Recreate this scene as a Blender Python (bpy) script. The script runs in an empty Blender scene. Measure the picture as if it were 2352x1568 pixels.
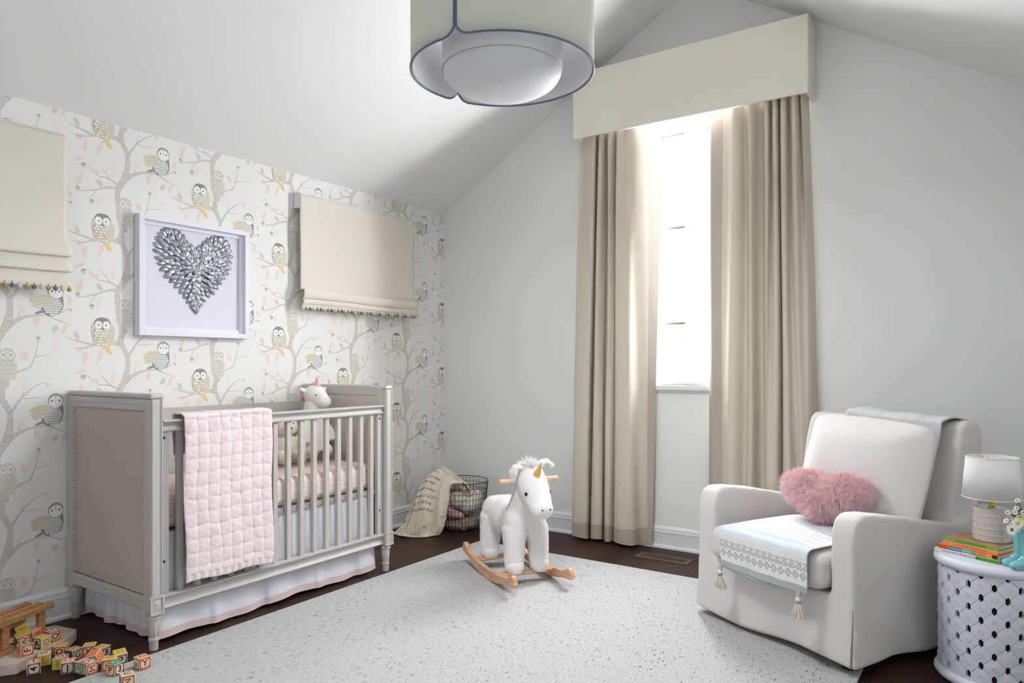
import bpy, bmesh, math, random
import numpy as np
from math import sin, cos, pi, radians as R, sqrt, atan2
from mathutils import Vector, Matrix, Euler
random.seed(7); np.random.seed(7)
SC = bpy.context.scene; COL = SC.collection

# ------------------------------------------------------------------ camera, light, exposure
cam_d = bpy.data.cameras.new('camera'); cam = bpy.data.objects.new('camera', cam_d); COL.objects.link(cam)
cam.location = (3.6361, -4.3967, 1.2); cam.rotation_euler = (R(90), 0, R(34.126))
cam_d.sensor_width = 36; cam_d.lens = 1630.5 / 2352 * 36; cam_d.shift_y = 51 / 2352
cam_d.clip_start = 0.05
SC.camera = cam
W = bpy.data.worlds.new('sky'); SC.world = W; W.use_nodes = True
W.node_tree.nodes['Background'].inputs[0].default_value = (0.93, 0.97, 1.0, 1)
W.node_tree.nodes['Background'].inputs[1].default_value = 4.0
def area(name, loc, rot, sx, sy, power, col=(1, 1, 1), spread=180):
    l = bpy.data.lights.new(name, 'AREA'); l.shape = 'RECTANGLE'; l.size = sx; l.size_y = sy
    l.energy = power; l.color = col; l.spread = R(spread)
    o = bpy.data.objects.new(name, l); COL.objects.link(o); o.location = loc; o.rotation_euler = rot
    return o
area('daylight_window', (2.05, 0.22, 1.95), (R(-90), 0, 0), 2.8, 2.1, 1230, (0.97, 0.985, 1.0))
po = area('rear_fill_portal', (2.15, -5.86, 1.35), (R(90), 0, 0), 1.16, 1.10, 1); po.data.cycles.is_portal = True  # portal for the rear opening added to let in fill light
po = area('front_window_portal', (2.05, 0.135, 1.96), (R(-90), 0, 0), 0.86, 1.80, 1); po.data.cycles.is_portal = True
area('fill_below_pendant', (2.05, -2.123, 2.215), (0, 0, 0), 0.44, 0.44, 22, (0.98, 0.99, 1.0))  # added room fill; the pendant itself is not lit
SC.view_settings.view_transform = 'Standard'; SC.view_settings.look = 'None'
SC.view_settings.exposure = 0.22; SC.view_settings.gamma = 1.0; SC.view_settings.use_curve_mapping = False

# ------------------------------------------------------------------ materials
def lin(c):
    return tuple(((v / 255) / 12.92 if v / 255 <= 0.04045 else ((v / 255 + 0.055) / 1.055) ** 2.4) for v in c)
MATS = {}
def mat(name, col, rough=0.6, metal=0.0, spec=0.4, bump=None, mott=None, trans=0.0, coat=0.0, sheen=0.0, attr=None):
    """bump=(noise scale, strength) or ('weave', scale, strength); mott=(scale, amount) slight tone variation"""
    if name in MATS: return MATS[name]
    m = bpy.data.materials.new(name); m.use_nodes = True; nt = m.node_tree; N = nt.nodes; Lk = nt.links
    b = N['Principled BSDF']; c = lin(col)
    b.inputs['Base Color'].default_value = (*c, 1); b.inputs['Roughness'].default_value = rough
    b.inputs['Metallic'].default_value = metal; b.inputs['Specular IOR Level'].default_value = spec
    b.inputs['Coat Weight'].default_value = coat; b.inputs['Sheen Weight'].default_value = sheen
    tc = N.new('ShaderNodeTexCoord')
    csock = None
    if attr:
        a = N.new('ShaderNodeAttribute'); a.attribute_name = attr; Lk.new(a.outputs['Color'], b.inputs['Base Color']); csock = a.outputs['Color']
    if mott:
        n = N.new('ShaderNodeTexNoise'); n.inputs['Scale'].default_value = mott[0]; n.inputs['Detail'].default_value = 4
        Lk.new(tc.outputs['Object'], n.inputs['Vector'])
        mx = N.new('ShaderNodeMix'); mx.data_type = 'RGBA'
        mx.inputs[6].default_value = (*[v * (1 - mott[1]) for v in c], 1); mx.inputs[7].default_value = (*[min(1, v * (1 + mott[1])) for v in c], 1)
        Lk.new(n.outputs['Fac'], mx.inputs[0]); Lk.new(mx.outputs[2], b.inputs['Base Color']); csock = mx.outputs[2]
    if bump:
        bp = N.new('ShaderNodeBump'); bp.inputs['Distance'].default_value = 0.002
        if bump[0] == 'weave':
            w1 = N.new('ShaderNodeTexWave'); w1.bands_direction = 'X'; w1.inputs['Scale'].default_value = bump[1]
            w2 = N.new('ShaderNodeTexWave'); w2.bands_direction = 'Z'; w2.inputs['Scale'].default_value = bump[1]
            for w in (w1, w2): w.inputs['Distortion'].default_value = 1.5; Lk.new(tc.outputs['Object'], w.inputs['Vector'])
            ad = N.new('ShaderNodeMath'); ad.operation = 'ADD'; Lk.new(w1.outputs['Fac'], ad.inputs[0]); Lk.new(w2.outputs['Fac'], ad.inputs[1])
            Lk.new(ad.outputs[0], bp.inputs['Height']); bp.inputs['Strength'].default_value = bump[2]
        else:
            n = N.new('ShaderNodeTexNoise'); n.inputs['Scale'].default_value = bump[0]; n.inputs['Detail'].default_value = 5
            Lk.new(tc.outputs['Object'], n.inputs['Vector']); Lk.new(n.outputs['Fac'], bp.inputs['Height'])
            bp.inputs['Strength'].default_value = bump[1]
        Lk.new(bp.outputs[0], b.inputs['Normal'])
    if trans > 0:
        t = N.new('ShaderNodeBsdfTranslucent'); t.inputs[0].default_value = (*c, 1)
        if csock: Lk.new(csock, t.inputs[0])
        mx = N.new('ShaderNodeMixShader'); mx.inputs[0].default_value = trans
        Lk.new(b.outputs[0], mx.inputs[1]); Lk.new(t.outputs[0], mx.inputs[2]); Lk.new(mx.outputs[0], N['Material Output'].inputs[0])
    MATS[name] = m
    return m
def wood(name, c1, c2, scale=(1, 1, 12), rough=0.45, wscale=6):
    m = bpy.data.materials.new(name); m.use_nodes = True; nt = m.node_tree; N = nt.nodes; Lk = nt.links
    b = N['Principled BSDF']; b.inputs['Roughness'].default_value = rough; b.inputs['Specular IOR Level'].default_value = 0.35
    tc = N.new('ShaderNodeTexCoord'); mp = N.new('ShaderNodeMapping'); mp.inputs['Scale'].default_value = scale
    n = N.new('ShaderNodeTexNoise'); n.inputs['Scale'].default_value = wscale; n.inputs['Detail'].default_value = 6; n.inputs['Distortion'].default_value = 0.6
    cr = N.new('ShaderNodeValToRGB'); cr.color_ramp.elements[0].position = 0.35; cr.color_ramp.elements[1].position = 0.7
    cr.color_ramp.elements[0].color = (*lin(c1), 1); cr.color_ramp.elements[1].color = (*lin(c2), 1)
    Lk.new(tc.outputs['Object'], mp.inputs[0]); Lk.new(mp.outputs[0], n.inputs['Vector']); Lk.new(n.outputs['Fac'], cr.inputs[0]); Lk.new(cr.outputs[0], b.inputs['Base Color'])
    return m

# ------------------------------------------------------------------ mesh building
class MB:
    def __init__(s): s.v = []; s.f = []; s.m = []; s.c = None; s.mi = 0
    def add(s, vs, fs, T=None):
        o = len(s.v)
        for p in vs:
            p = Vector(p)
            s.v.append(tuple(T @ p) if T is not None else tuple(p))
        for f in fs: s.f.append(tuple(i + o for i in f)); s.m.append(s.mi)
        return s
    def box(s, a, b, T=None):
        (x0, y0, z0), (x1, y1, z1) = a, b
        return s.add([(x0, y0, z0), (x1, y0, z0), (x1, y1, z0), (x0, y1, z0), (x0, y0, z1), (x1, y0, z1), (x1, y1, z1), (x0, y1, z1)],
                     [(3, 2, 1, 0), (4, 5, 6, 7), (0, 1, 5, 4), (1, 2, 6, 5), (2, 3, 7, 6), (3, 0, 4, 7)], T)
    def ell(s, c, r, T=None, n=16, m=12, e=1.0):
        vs = [];
        def pw(x): return math.copysign(abs(x) ** e, x)
        for j in range(1, m):
            th = pi * j / m
            for i in range(n):
                ph = 2 * pi * i / n
                vs.append((c[0] + r[0] * pw(sin(th)) * pw(cos(ph)), c[1] + r[1] * pw(sin(th)) * pw(sin(ph)), c[2] + r[2] * pw(cos(th))))
        vs += [(c[0], c[1], c[2] + r[2]), (c[0], c[1], c[2] - r[2])]; t = len(vs) - 2; fs = []
        for j in range(m - 2):
            for i in range(n):
                a = j * n + i; b = j * n + (i + 1) % n; fs.append((a, a + n, b + n, b))
        for i in range(n):
            fs.append((t, i, (i + 1) % n)); fs.append((t + 1, (m - 2) * n + (i + 1) % n, (m - 2) * n + i))
        return s.add(vs, fs, T)
    def tube(s, path, rad, n=8, T=None, caps=True, closed=False, flat=1.0):
        P = [Vector(p) for p in path]; k = len(P)
        rr = rad if isinstance(rad, (list, tuple)) else [rad] * k
        vs = []; up = None
        for i, p in enumerate(P):
            a = P[(i - 1) % k] if (closed or i > 0) else P[0]; b = P[(i + 1) % k] if (closed or i < k - 1) else P[-1]
            d = (b - a)
            if d.length < 1e-9: d = Vector((0, 0, 1))
            d.normalize()
            if up is None: up = Vector((0, 0, 1)) if abs(d.z) < 0.9 else Vector((1, 0, 0))
            x = d.cross(up)
            if x.length < 1e-6: x = d.cross(Vector((1, 0.3, 0)))
            x.normalize(); up = x.cross(d).normalized()
            for j in range(n):
                an = 2 * pi * j / n
                vs.append(tuple(p + x * cos(an) * rr[i] + up * sin(an) * rr[i] * flat))
        fs = []
        for i in range(k if closed else k - 1):
            for j in range(n):
                a = i * n + j; b = i * n + (j + 1) % n; c = ((i + 1) % k) * n
                fs.append((a, b, c + (j + 1) % n, c + j))
        if caps and not closed:
            fs.append(tuple(reversed(range(n)))); fs.append(tuple((k - 1) * n + j for j in range(n)))
        return s.add(vs, fs, T)
    def lathe(s, prof, c=(0, 0, 0), n=32, T=None, closed=False, caps=True):
        vs = []; k = len(prof)
        for r, z in prof:
            for j in range(n):
                a = 2 * pi * j / n; vs.append((c[0] + r * cos(a), c[1] + r * sin(a), c[2] + z))
        fs = []
        for i in range(k if closed else k - 1):
            for j in range(n):
                i2 = (i + 1) % k; fs.append((i * n + j, i * n + (j + 1) % n, i2 * n + (j + 1) % n, i2 * n + j))
        if not closed and caps:
            if prof[0][0] > 1e-5: fs.append(tuple(reversed(range(n))))
            if prof[-1][0] > 1e-5: fs.append(tuple((k - 1) * n + j for j in range(n)))
        return s.add(vs, fs, T)
    def prism(s, poly, ax, a, b, T=None):
        def mk(p, t):
            return {'x': (t, p[0], p[1]), 'y': (p[0], t, p[1]), 'z': (p[0], p[1], t)}[ax]
        n = len(poly); vs = [mk(p, a) for p in poly] + [mk(p, b) for p in poly]
        fs = [tuple(reversed(range(n))), tuple(range(n, 2 * n))] + [(i, (i + 1) % n, n + (i + 1) % n, n + i) for i in range(n)]
        return s.add(vs, fs, T)
    def grid(s, f, nu, nv, T=None):
        vs = [f(i / nu, j / nv) for j in range(nv + 1) for i in range(nu + 1)]
        fs = [(j * (nu + 1) + i, j * (nu + 1) + i + 1, (j + 1) * (nu + 1) + i + 1, (j + 1) * (nu + 1) + i) for j in range(nv) for i in range(nu)]
        return s.add(vs, fs, T)
    def mesh(s, name, smooth=False, fix=True):
        me = bpy.data.meshes.new(name); me.from_pydata(s.v, [], s.f)
        if fix:
            bm = bmesh.new(); bm.from_mesh(me); bmesh.ops.recalc_face_normals(bm, faces=bm.faces); bm.to_mesh(me); bm.free()
        if smooth: me.polygons.foreach_set('use_smooth', [True] * len(me.polygons))
        me.update(); return me
    def build(s, name, mt, parent=None, smooth=False, bevel=0, bseg=2, sub=0, solid=0, label=None, autos=None, fix=True, loc=None):
        me = s.mesh(name, smooth, fix)
        for m_ in (mt if isinstance(mt, (list, tuple)) else [mt]): me.materials.append(m_)
        if isinstance(mt, (list, tuple)): me.polygons.foreach_set('material_index', s.m)
        return link(name, me, parent, bevel, bseg, sub, solid, label, autos, loc)
def link(name, me, parent=None, bevel=0, bseg=2, sub=0, solid=0, label=None, autos=None, loc=None):
    o = bpy.data.objects.new(name, me); COL.objects.link(o)
    if parent is not None: o.parent = parent
    if loc is not None: o.location = loc
    if solid:
        md = o.modifiers.new('solid', 'SOLIDIFY'); md.thickness = solid; md.offset = 0
    if bevel:
        md = o.modifiers.new('bevel', 'BEVEL'); md.width = bevel; md.segments = bseg; md.limit_method = 'ANGLE'; md.angle_limit = R(35)
    if sub:
        md = o.modifiers.new('sub', 'SUBSURF'); md.levels = sub; md.render_levels = sub
    if autos is not None or bevel:
        me.polygons.foreach_set('use_smooth', [True] * len(me.polygons))
        if bevel:
            md = o.modifiers.new('wn', 'WEIGHTED_NORMAL'); md.keep_sharp = True
        elif autos:
            me.set_sharp_from_angle(angle=R(autos))
    if label: o['label'] = label
    return o
def tag(o, label, cat, group=None, kind=None):
    o['label'] = label; o['category'] = cat
    if group: o['group'] = group
    if kind: o['kind'] = kind
    return o
def thing(name, label, cat, loc=(0, 0, 0), rz=0, group=None):
    o = bpy.data.objects.new(name, None); COL.objects.link(o); o.location = loc; o.rotation_euler = (0, 0, rz); o.empty_display_size = 0.05
    return tag(o, label, cat, group)
def struct(o): o['kind'] = 'structure'; return o
def union(mb, voxel, smooth=6, factor=0.6, name='u'):
    """voxel union of overlapping closed volumes, then smoothed: one continuous skin"""
    me = mb.mesh(name); o = bpy.data.objects.new(name, me); COL.objects.link(o)
    r = o.modifiers.new('r', 'REMESH'); r.mode = 'VOXEL'; r.voxel_size = voxel
    if smooth:
        sm = o.modifiers.new('s', 'SMOOTH'); sm.iterations = smooth; sm.factor = factor
    bpy.context.view_layer.update()
    ev = o.evaluated_get(bpy.context.evaluated_depsgraph_get())
    out = bpy.data.meshes.new_from_object(ev); bpy.data.objects.remove(o)
    out.polygons.foreach_set('use_smooth', [True] * len(out.polygons))
    return out
def setmat(me, m): me.materials.clear(); me.materials.append(m); return me
def fur(me, n, length, width, seed=1, jit=0.35, grav=0.0, keep=None, lenf=None, comb=None, segs=3, clump=0, lay=0.0):
    """real strands: thin tapered ribbons standing on a mesh; returns MB-like arrays as a mesh"""
    rng = np.random.default_rng(seed)
    nv = len(me.vertices); co = np.empty(nv * 3); me.vertices.foreach_get('co', co); co = co.reshape(-1, 3)
    me.calc_loop_triangles(); tri = np.empty(len(me.loop_triangles) * 3, int); me.loop_triangles.foreach_get('vertices', tri); tri = tri.reshape(-1, 3)
    A, B, C = co[tri[:, 0]], co[tri[:, 1]], co[tri[:, 2]]; cr = np.cross(B - A, C - A); ar = np.linalg.norm(cr, axis=1) + 1e-12
    k = rng.choice(len(tri), n, p=ar / ar.sum()); u = rng.random((n, 1)); v = rng.random((n, 1)); sw = (u + v) > 1; u = np.where(sw, 1 - u, u); v = np.where(sw, 1 - v, v)
    P = A[k] + u * (B[k] - A[k]) + v * (C[k] - A[k]); Nn = cr[k] / ar[k][:, None]
    if keep is not None:
        q = keep(P, Nn); P = P[q]; Nn = Nn[q]; n = len(P)
    D = Nn + rng.normal(0, jit, (n, 3))
    if lay:
        g_ = np.array([0, 0, -1.0]) + rng.normal(0, .35, (n, 3)); g_ = g_ - Nn * (g_ * Nn).sum(1)[:, None]; D = D * (1 - lay) + g_ / (np.linalg.norm(g_, axis=1)[:, None] + 1e-6) * lay
    if clump:
        cell = np.floor(P / clump).astype(int); h = (cell[:, 0] * 73856093 ^ cell[:, 1] * 19349663 ^ cell[:, 2] * 83492791) % 9973
        tab = rng.normal(0, 0.55, (9973, 3)); D = D + tab[h]
    if comb is not None: D = D + comb(P)
    D /= np.linalg.norm(D, axis=1)[:, None]
    L = length * (0.7 + 0.6 * rng.random((n, 1)))
    if lenf is not None: L = L * lenf(P)[:, None]
    S = np.cross(D, Nn + (0 if lay else 1) * rng.normal(0, .5, (n, 3)) + rng.normal(0, .12, (n, 3))); S /= np.linalg.norm(S, axis=1)[:, None] + 1e-9
    bend = rng.normal(0, 0.25, (n, 3)); rows = []
    for i in range(segs):
        t = i / segs
        c = P + D * L * t + (bend * L + np.array([0, 0, -grav]) * L) * t * t; w = width * (1 - 0.55 * t)
        rows.append(c - S * w); rows.append(c + S * w)
    rows.append(P + D * L + (bend * L + np.array([0, 0, -grav]) * L))
    V = np.stack(rows, axis=1); m_ = 2 * segs + 1; V = V.reshape(-1, 3)
    base = np.arange(n)[:, None] * m_
    quads = np.concatenate([base + np.array([2 * i, 2 * i + 1, 2 * i + 3, 2 * i + 2]) for i in range(segs - 1)], axis=0)
    tr = base + np.array([2 * segs - 2, 2 * segs - 1, 2 * segs])
    out = bpy.data.meshes.new('fur'); nq, nt_ = len(quads), len(tr)
    out.vertices.add(len(V)); out.vertices.foreach_set('co', V.ravel().astype(np.float32))
    out.loops.add(nq * 4 + nt_ * 3); out.loops.foreach_set('vertex_index', np.concatenate([quads.ravel(), tr.ravel()]).astype(np.int32))
    out.polygons.add(nq + nt_)
    ls = np.concatenate([np.arange(nq) * 4, nq * 4 + np.arange(nt_) * 3]); out.polygons.foreach_set('loop_start', ls.astype(np.int32))
    out.polygons.foreach_set('use_smooth', [True] * (nq + nt_)); out.update(calc_edges=True)
    return out
_TX = {}
def text_geo(st, size=1.0, bold=0.0):
    """outline glyphs as flat polygons, centred: (verts2d, faces, width)"""
    k = (st, round(bold, 4))
    if k not in _TX:
        cu = bpy.data.curves.new('t', 'FONT'); cu.body = st; cu.size = 1.0; cu.align_x = 'CENTER'; cu.align_y = 'CENTER'; cu.resolution_u = 3; cu.offset = bold
        o = bpy.data.objects.new('t', cu); COL.objects.link(o); bpy.context.view_layer.update()
        me = bpy.data.meshes.new_from_object(o.evaluated_get(bpy.context.evaluated_depsgraph_get()))
        _TX[k] = ([(v.co.x, v.co.y) for v in me.vertices], [tuple(p.vertices) for p in me.polygons])
        bpy.data.objects.remove(o); bpy.data.curves.remove(cu); bpy.data.meshes.remove(me)
    vs, fs = _TX[k]
    return [(x * size, y * size) for x, y in vs], fs
def catmull(pts, n=6, closed=False):
    P = [Vector(p) for p in pts]; out = []; k = len(P)
    for i in range(k if closed else k - 1):
        p0 = P[(i - 1) % k] if (closed or i) else P[0]; p1 = P[i]; p2 = P[(i + 1) % k]; p3 = P[(i + 2) % k] if (closed or i + 2 < k) else P[-1]
        for j in range(n):
            t = j / n
            out.append(0.5 * ((2 * p1) + (p2 - p0) * t + (2 * p0 - 5 * p1 + 4 * p2 - p3) * t * t + (3 * p1 - p0 - 3 * p2 + p3) * t ** 3))
    if not closed: out.append(P[-1])
    return out
def vnoise(x, y, s=0):
    return sin(x * 1.7 + s) * cos(y * 1.3 + s * 2.1) * 0.5 + sin(x * 3.1 + y * 2.3 + s * 1.7) * 0.3 + sin(x * 5.3 - y * 4.7 + s * .7) * 0.2

# palette
M_wall = mat('wall_paint', (237, 238, 237), 0.75, bump=(260, 0.05))
M_ceil = mat('ceiling_paint', (237, 237, 237), 0.8, bump=(260, 0.04))
M_trim = mat('trim_paint', (236, 237, 238), 0.4)
M_crib = mat('crib_paint', (188, 184, 180), 0.38, spec=0.5)
M_white = mat('white_gloss', (240, 240, 243), 0.3)
# ------------------------------------------------------------------ room shell
XW, YB, ZK, SL = 4.1, -5.7, 2.395, 0.6; XR = XW / 2; ZR = ZK + SL * XR
def floor_mat():
    m = bpy.data.materials.new('walnut_floor'); m.use_nodes = True; nt = m.node_tree; N = nt.nodes; Lk = nt.links; b = N['Principled BSDF']
    tc = N.new('ShaderNodeTexCoord'); mp = N.new('ShaderNodeMapping'); mp.inputs['Rotation'].default_value = (0, 0, R(90))
    br = N.new('ShaderNodeTexBrick'); br.inputs['Scale'].default_value = 1.0; br.inputs['Brick Width'].default_value = 1.35; br.inputs['Row Height'].default_value = 0.125
    br.inputs['Mortar Size'].default_value = 0.0016; br.inputs['Mortar Smooth'].default_value = 0.2; br.inputs['Bias'].default_value = 0; br.offset = 0.37
    br.inputs['Color1'].default_value = (*lin((66, 44, 37)), 1); br.inputs['Color2'].default_value = (*lin((46, 30, 25)), 1); br.inputs['Mortar'].default_value = (*lin((20, 14, 12)), 1)
    n = N.new('ShaderNodeTexNoise'); n.inputs['Scale'].default_value = 8; n.inputs['Detail'].default_value = 8; mp2 = N.new('ShaderNodeMapping'); mp2.inputs['Scale'].default_value = (9, 1, 1)
    mx = N.new('ShaderNodeMix'); mx.data_type = 'RGBA'; mx.blend_type = 'MULTIPLY'; mx.inputs[0].default_value = 0.7
    cr = N.new('ShaderNodeValToRGB'); cr.color_ramp.elements[0].position = 0.3; cr.color_ramp.elements[0].color = (0.55, 0.55, 0.55, 1); cr.color_ramp.elements[1].position = 0.75
    Lk.new(tc.outputs['Object'], mp.inputs[0]); Lk.new(mp.outputs[0], br.inputs[0]); Lk.new(tc.outputs['Object'], mp2.inputs[0]); Lk.new(mp2.outputs[0], n.inputs[0])
    Lk.new(n.outputs['Fac'], cr.inputs[0]); Lk.new(br.outputs['Color'], mx.inputs[6]); Lk.new(cr.outputs[0], mx.inputs[7]); Lk.new(mx.outputs[2], b.inputs['Base Color'])
    b.inputs['Roughness'].default_value = 0.5; b.inputs['Specular IOR Level'].default_value = 0.22
    bp = N.new('ShaderNodeBump'); bp.inputs['Strength'].default_value = 0.25; bp.inputs['Distance'].default_value = 0.002; bp.invert = True
    Lk.new(br.outputs['Fac'], bp.inputs['Height']); Lk.new(bp.outputs[0], b.inputs['Normal'])
    return m
f = MB().box((-0.15, YB - 0.15, -0.1), (XW + 0.15, 0.15, 0)).build('floor', floor_mat()); struct(f)
WX0, WX1, WZ0, WZ1 = 1.62, 2.48, 1.06, 2.86
th = 0.14
wf = MB()   # window wall, gable with a real opening
def gz(x): return ZK + SL * min(x, XW - x)
for a, b_, z0, z1 in [(-0.14, WX0, 0, None), (WX1, XW + 0.14, 0, None), (WX0, WX1, 0, WZ0)]:
    if z1 is None:
        wf.prism([(a, 0), (b_, 0), (b_, gz(b_)), (a, gz(a))] , 'y', 0, th)
    else: wf.box((a, 0, z0), (b_, th, z1))
wf.prism([(WX0, WZ1), (WX1, WZ1), (WX1, gz(WX1)), (XR, ZR), (WX0, gz(WX0))], 'y', 0, th)
struct(wf.build('wall_front', M_wall))
struct(MB().box((XW, YB - .14, 0), (XW + .14, .14, ZK + .02)).build('wall_right', M_wall))
wb = MB(); rx0, rx1, rz0, rz1 = 1.57, 2.73, .80, 1.90  # back wall with an unseen opening, added and sized for fill light
wb.prism([(-.14, 0), (rx0, 0), (rx0, gz(rx0)), (-.14, gz(-.14))], 'y', YB, YB - th); wb.prism([(rx1, 0), (XW + .14, 0), (XW + .14, gz(XW + .14)), (rx1, gz(rx1))], 'y', YB, YB - th)
wb.box((rx0, YB - th, 0), (rx1, YB, rz0)); wb.prism([(rx0, rz1), (rx1, rz1), (rx1, gz(rx1)), (XR, ZR), (rx0, gz(rx0))], 'y', YB, YB - th)
struct(wb.build('wall_back', M_wall))
w2 = MB(); w2.box((rx0, YB - .10, rz0), (rx0 + .03, YB - .06, rz1)); w2.box((rx1 - .03, YB - .10, rz0), (rx1, YB - .06, rz1)); w2.box((rx0 + .03, YB - .10, rz0), (rx1 - .03, YB - .06, rz0 + .03)); w2.box((rx0 + .03, YB - .10, rz1 - .03), (rx1 - .03, YB - .06, rz1))
struct(w2.build('fill_opening_frame', M_trim))  # frame of the added fill opening, out of view
cl = MB()
cl.prism([(-0.14, ZK - 0.084), (XR, ZR), (XR, ZR + 0.12), (-0.14, ZK + 0.04)], 'y', YB - .14, 0.14)
cl.prism([(XW + 0.14, ZK - 0.084), (XR, ZR), (XR, ZR + 0.12), (XW + 0.14, ZK + 0.04)], 'y', YB - .14, 0.14)
struct(cl.build('ceiling', M_ceil))

# ---- wallpapered left wall: printed owls, branches and oak leaves belong to the wall's own mesh
BR=[[(0.089,-0.057,0.0124),(0.095,0.0,0.0097),(0.081,0.065,0.0119),(0.075,0.136,0.0124),(0.074,0.203,0.0135),(0.093,0.24,0.0151),(0.113,0.284,0.0167),(0.123,0.342,0.0124),(0.122,0.39,0.0108),(0.104,0.434,0.0119),(0.085,0.465,0.0135),(0.088,0.502,0.007),(0.093,0.543,0.0065)],[(0.082,0.461,0.0135),(0.063,0.461,0.0108),(0.031,0.46,0.0081),(-0.032,0.45,0.0059),(-0.104,0.465,0.0043),(-0.166,0.482,0.0011)],[(-0.027,0.451,0.0043),(-0.063,0.441,0.0038),(-0.089,0.432,0.0035),(-0.114,0.433,0.0022),(-0.136,0.431,0.0014)],[(0.123,0.389,0.007),(0.141,0.417,0.0059),(0.168,0.458,0.0046),(0.209,0.499,0.003),(0.238,0.517,0.0019),(0.263,0.53,0.0011)],[(0.175,0.457,0.0016),(0.209,0.456,0.0014),(0.251,0.459,0.0008)],[(0.168,0.458,0.0019),(0.175,0.486,0.0011)],[(0.107,0.266,0.0162),(0.129,0.283,0.0124),(0.163,0.305,0.0081),(0.209,0.321,0.0054),(0.268,0.327,0.0038),(0.316,0.333,0.0027),(0.347,0.35,0.0022),(0.366,0.366,0.0011)],[(0.268,0.327,0.0024),(0.298,0.316,0.0022),(0.329,0.302,0.0019),(0.379,0.287,0.0008)],[(0.16,0.303,0.0016),(0.158,0.328,0.0014),(0.18,0.361,0.0008)],[(0.085,0.225,0.007),(0.063,0.237,0.0049),(0.031,0.252,0.0035),(0.004,0.254,0.003),(-0.022,0.257,0.0022),(-0.053,0.285,0.0019),(-0.085,0.309,0.0011)],[(0.034,0.252,0.0024),(0.023,0.27,0.0022),(0.012,0.278,0.0019),(-0.013,0.305,0.0011)],[(0.077,0.204,0.0108),(0.063,0.213,0.007),(0.02,0.207,0.0049),(-0.027,0.187,0.0035),(-0.074,0.173,0.0027),(-0.111,0.164,0.0014)],[(-0.025,0.188,0.0016),(-0.038,0.17,0.0014),(-0.048,0.154,0.0014),(-0.064,0.129,0.0008)],[(0.141,0.055,0.0043),(0.169,0.071,0.0032),(0.203,0.086,0.0027),(0.221,0.131,0.0022),(0.233,0.177,0.0016),(0.238,0.212,0.0011)],[(0.221,0.131,0.0019),(0.256,0.14,0.0014),(0.297,0.149,0.0008)]]
LV=[('o',-0.081,0.389,0.0621,0.0405,8,'p'),('o',-0.009,0.399,0.0837,0.0335,20,'p'),('o',0.178,0.509,0.0486,0.027,-5,'l'),('a',0.274,0.515,0.0227,0.0194,0,'p'),('o',-0.106,0.319,0.0513,0.027,70,'p'),('a',-0.089,0.292,0.0248,0.0216,0,'g'),('o',-0.032,0.274,0.0513,0.0324,75,'p'),('o',0.053,0.29,0.0675,0.0405,10,'l'),('o',0.17,0.348,0.0486,0.0216,-35,'l'),('o',0.372,0.399,0.0405,0.0243,-8,'p'),('e',0.23,0.294,0.0475,0.0281,-5,'p'),('e',0.307,0.265,0.0367,0.0259,-35,'t'),('o',0.347,0.267,0.0594,0.027,25,'p'),('o',-0.106,0.217,0.081,0.0335,18,'p'),('e',-0.013,0.222,0.0443,0.0238,35,'t'),('a',-0.114,0.175,0.0227,0.0194,0,'g'),('o',-0.019,0.135,0.0567,0.0335,10,'l'),('a',-0.05,0.123,0.0248,0.0216,20,'g'),('e',-0.119,0.493,0.0432,0.0227,25,'t'),('e',0.18,0.139,0.0464,0.0302,25,'p'),('o',0.31,0.18,0.0513,0.0238,-30,'l'),('c',0.238,0.216,0.0205,0.0162,0,'g'),('a',0.374,0.356,0.014,0.013,0,'g'),('a',-0.108,0.42,0.0238,0.0216,0,'p')]
WP = []; WC = []
def P_(poly, col, layer): WP.append(poly); WC.append((col, layer))
def ellp(cx, cy, rx, ry, rot=0, n=14, a0=0, a1=360):
    c, s = cos(R(rot)), sin(R(rot)); out = []
    for i in range(n + (a1 - a0 < 360)):
        a = R(a0 + (a1 - a0) * i / n); x, y = rx * cos(a), ry * sin(a); out.append((cx + x * c - y * s, cy + x * s + y * c))
    return out
def ribbon(pts, lay, col, col2):
    q = catmull([(a, b, w) for a, b, w in pts], 4); l = []; r_ = []
    for i, p in enumerate(q):
        a = q[max(0, i - 1)]; b = q[min(len(q) - 1, i + 1)]; d = Vector((b.x - a.x, b.y - a.y)); d.normalize() if d.length else None
        n = Vector((-d.y, d.x)); l.append((p.x + n.x * p.z, p.y + n.y * p.z)); r_.append((p.x - n.x * p.z, p.y - n.y * p.z))
    for i in range(len(q) - 1):
        P_([l[i], l[i + 1], r_[i + 1], r_[i]], col, lay)
    if pts[0][2] > 0.004:      # darker contour strokes along thick limbs
        for side, o in ((l, 1), (r_, -1)):
            for i in range(0, len(q) - 1):
                if (i * 7 + (o > 0) * 3) % 5 == 0: continue
                m0 = [(side[j][0] * .86 + q[j].x * .14, side[j][1] * .86 + q[j].y * .14) for j in (i, i + 1)]
                P_([side[i], side[i + 1], m0[1], m0[0]], col2, lay + 1)
        for k in (0.35, -0.2):
            for i in range(0, len(q) - 1, 2):
                w0, w1 = k, k + 0.1
                a = [(q[j].x + (l[j][0] - q[j].x) * w, q[j].y + (l[j][1] - q[j].y) * w) for j, w in ((i, w0), (i + 1, w0), (i + 1, w1), (i, w1))]
                P_(a, col2, lay + 1)
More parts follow.
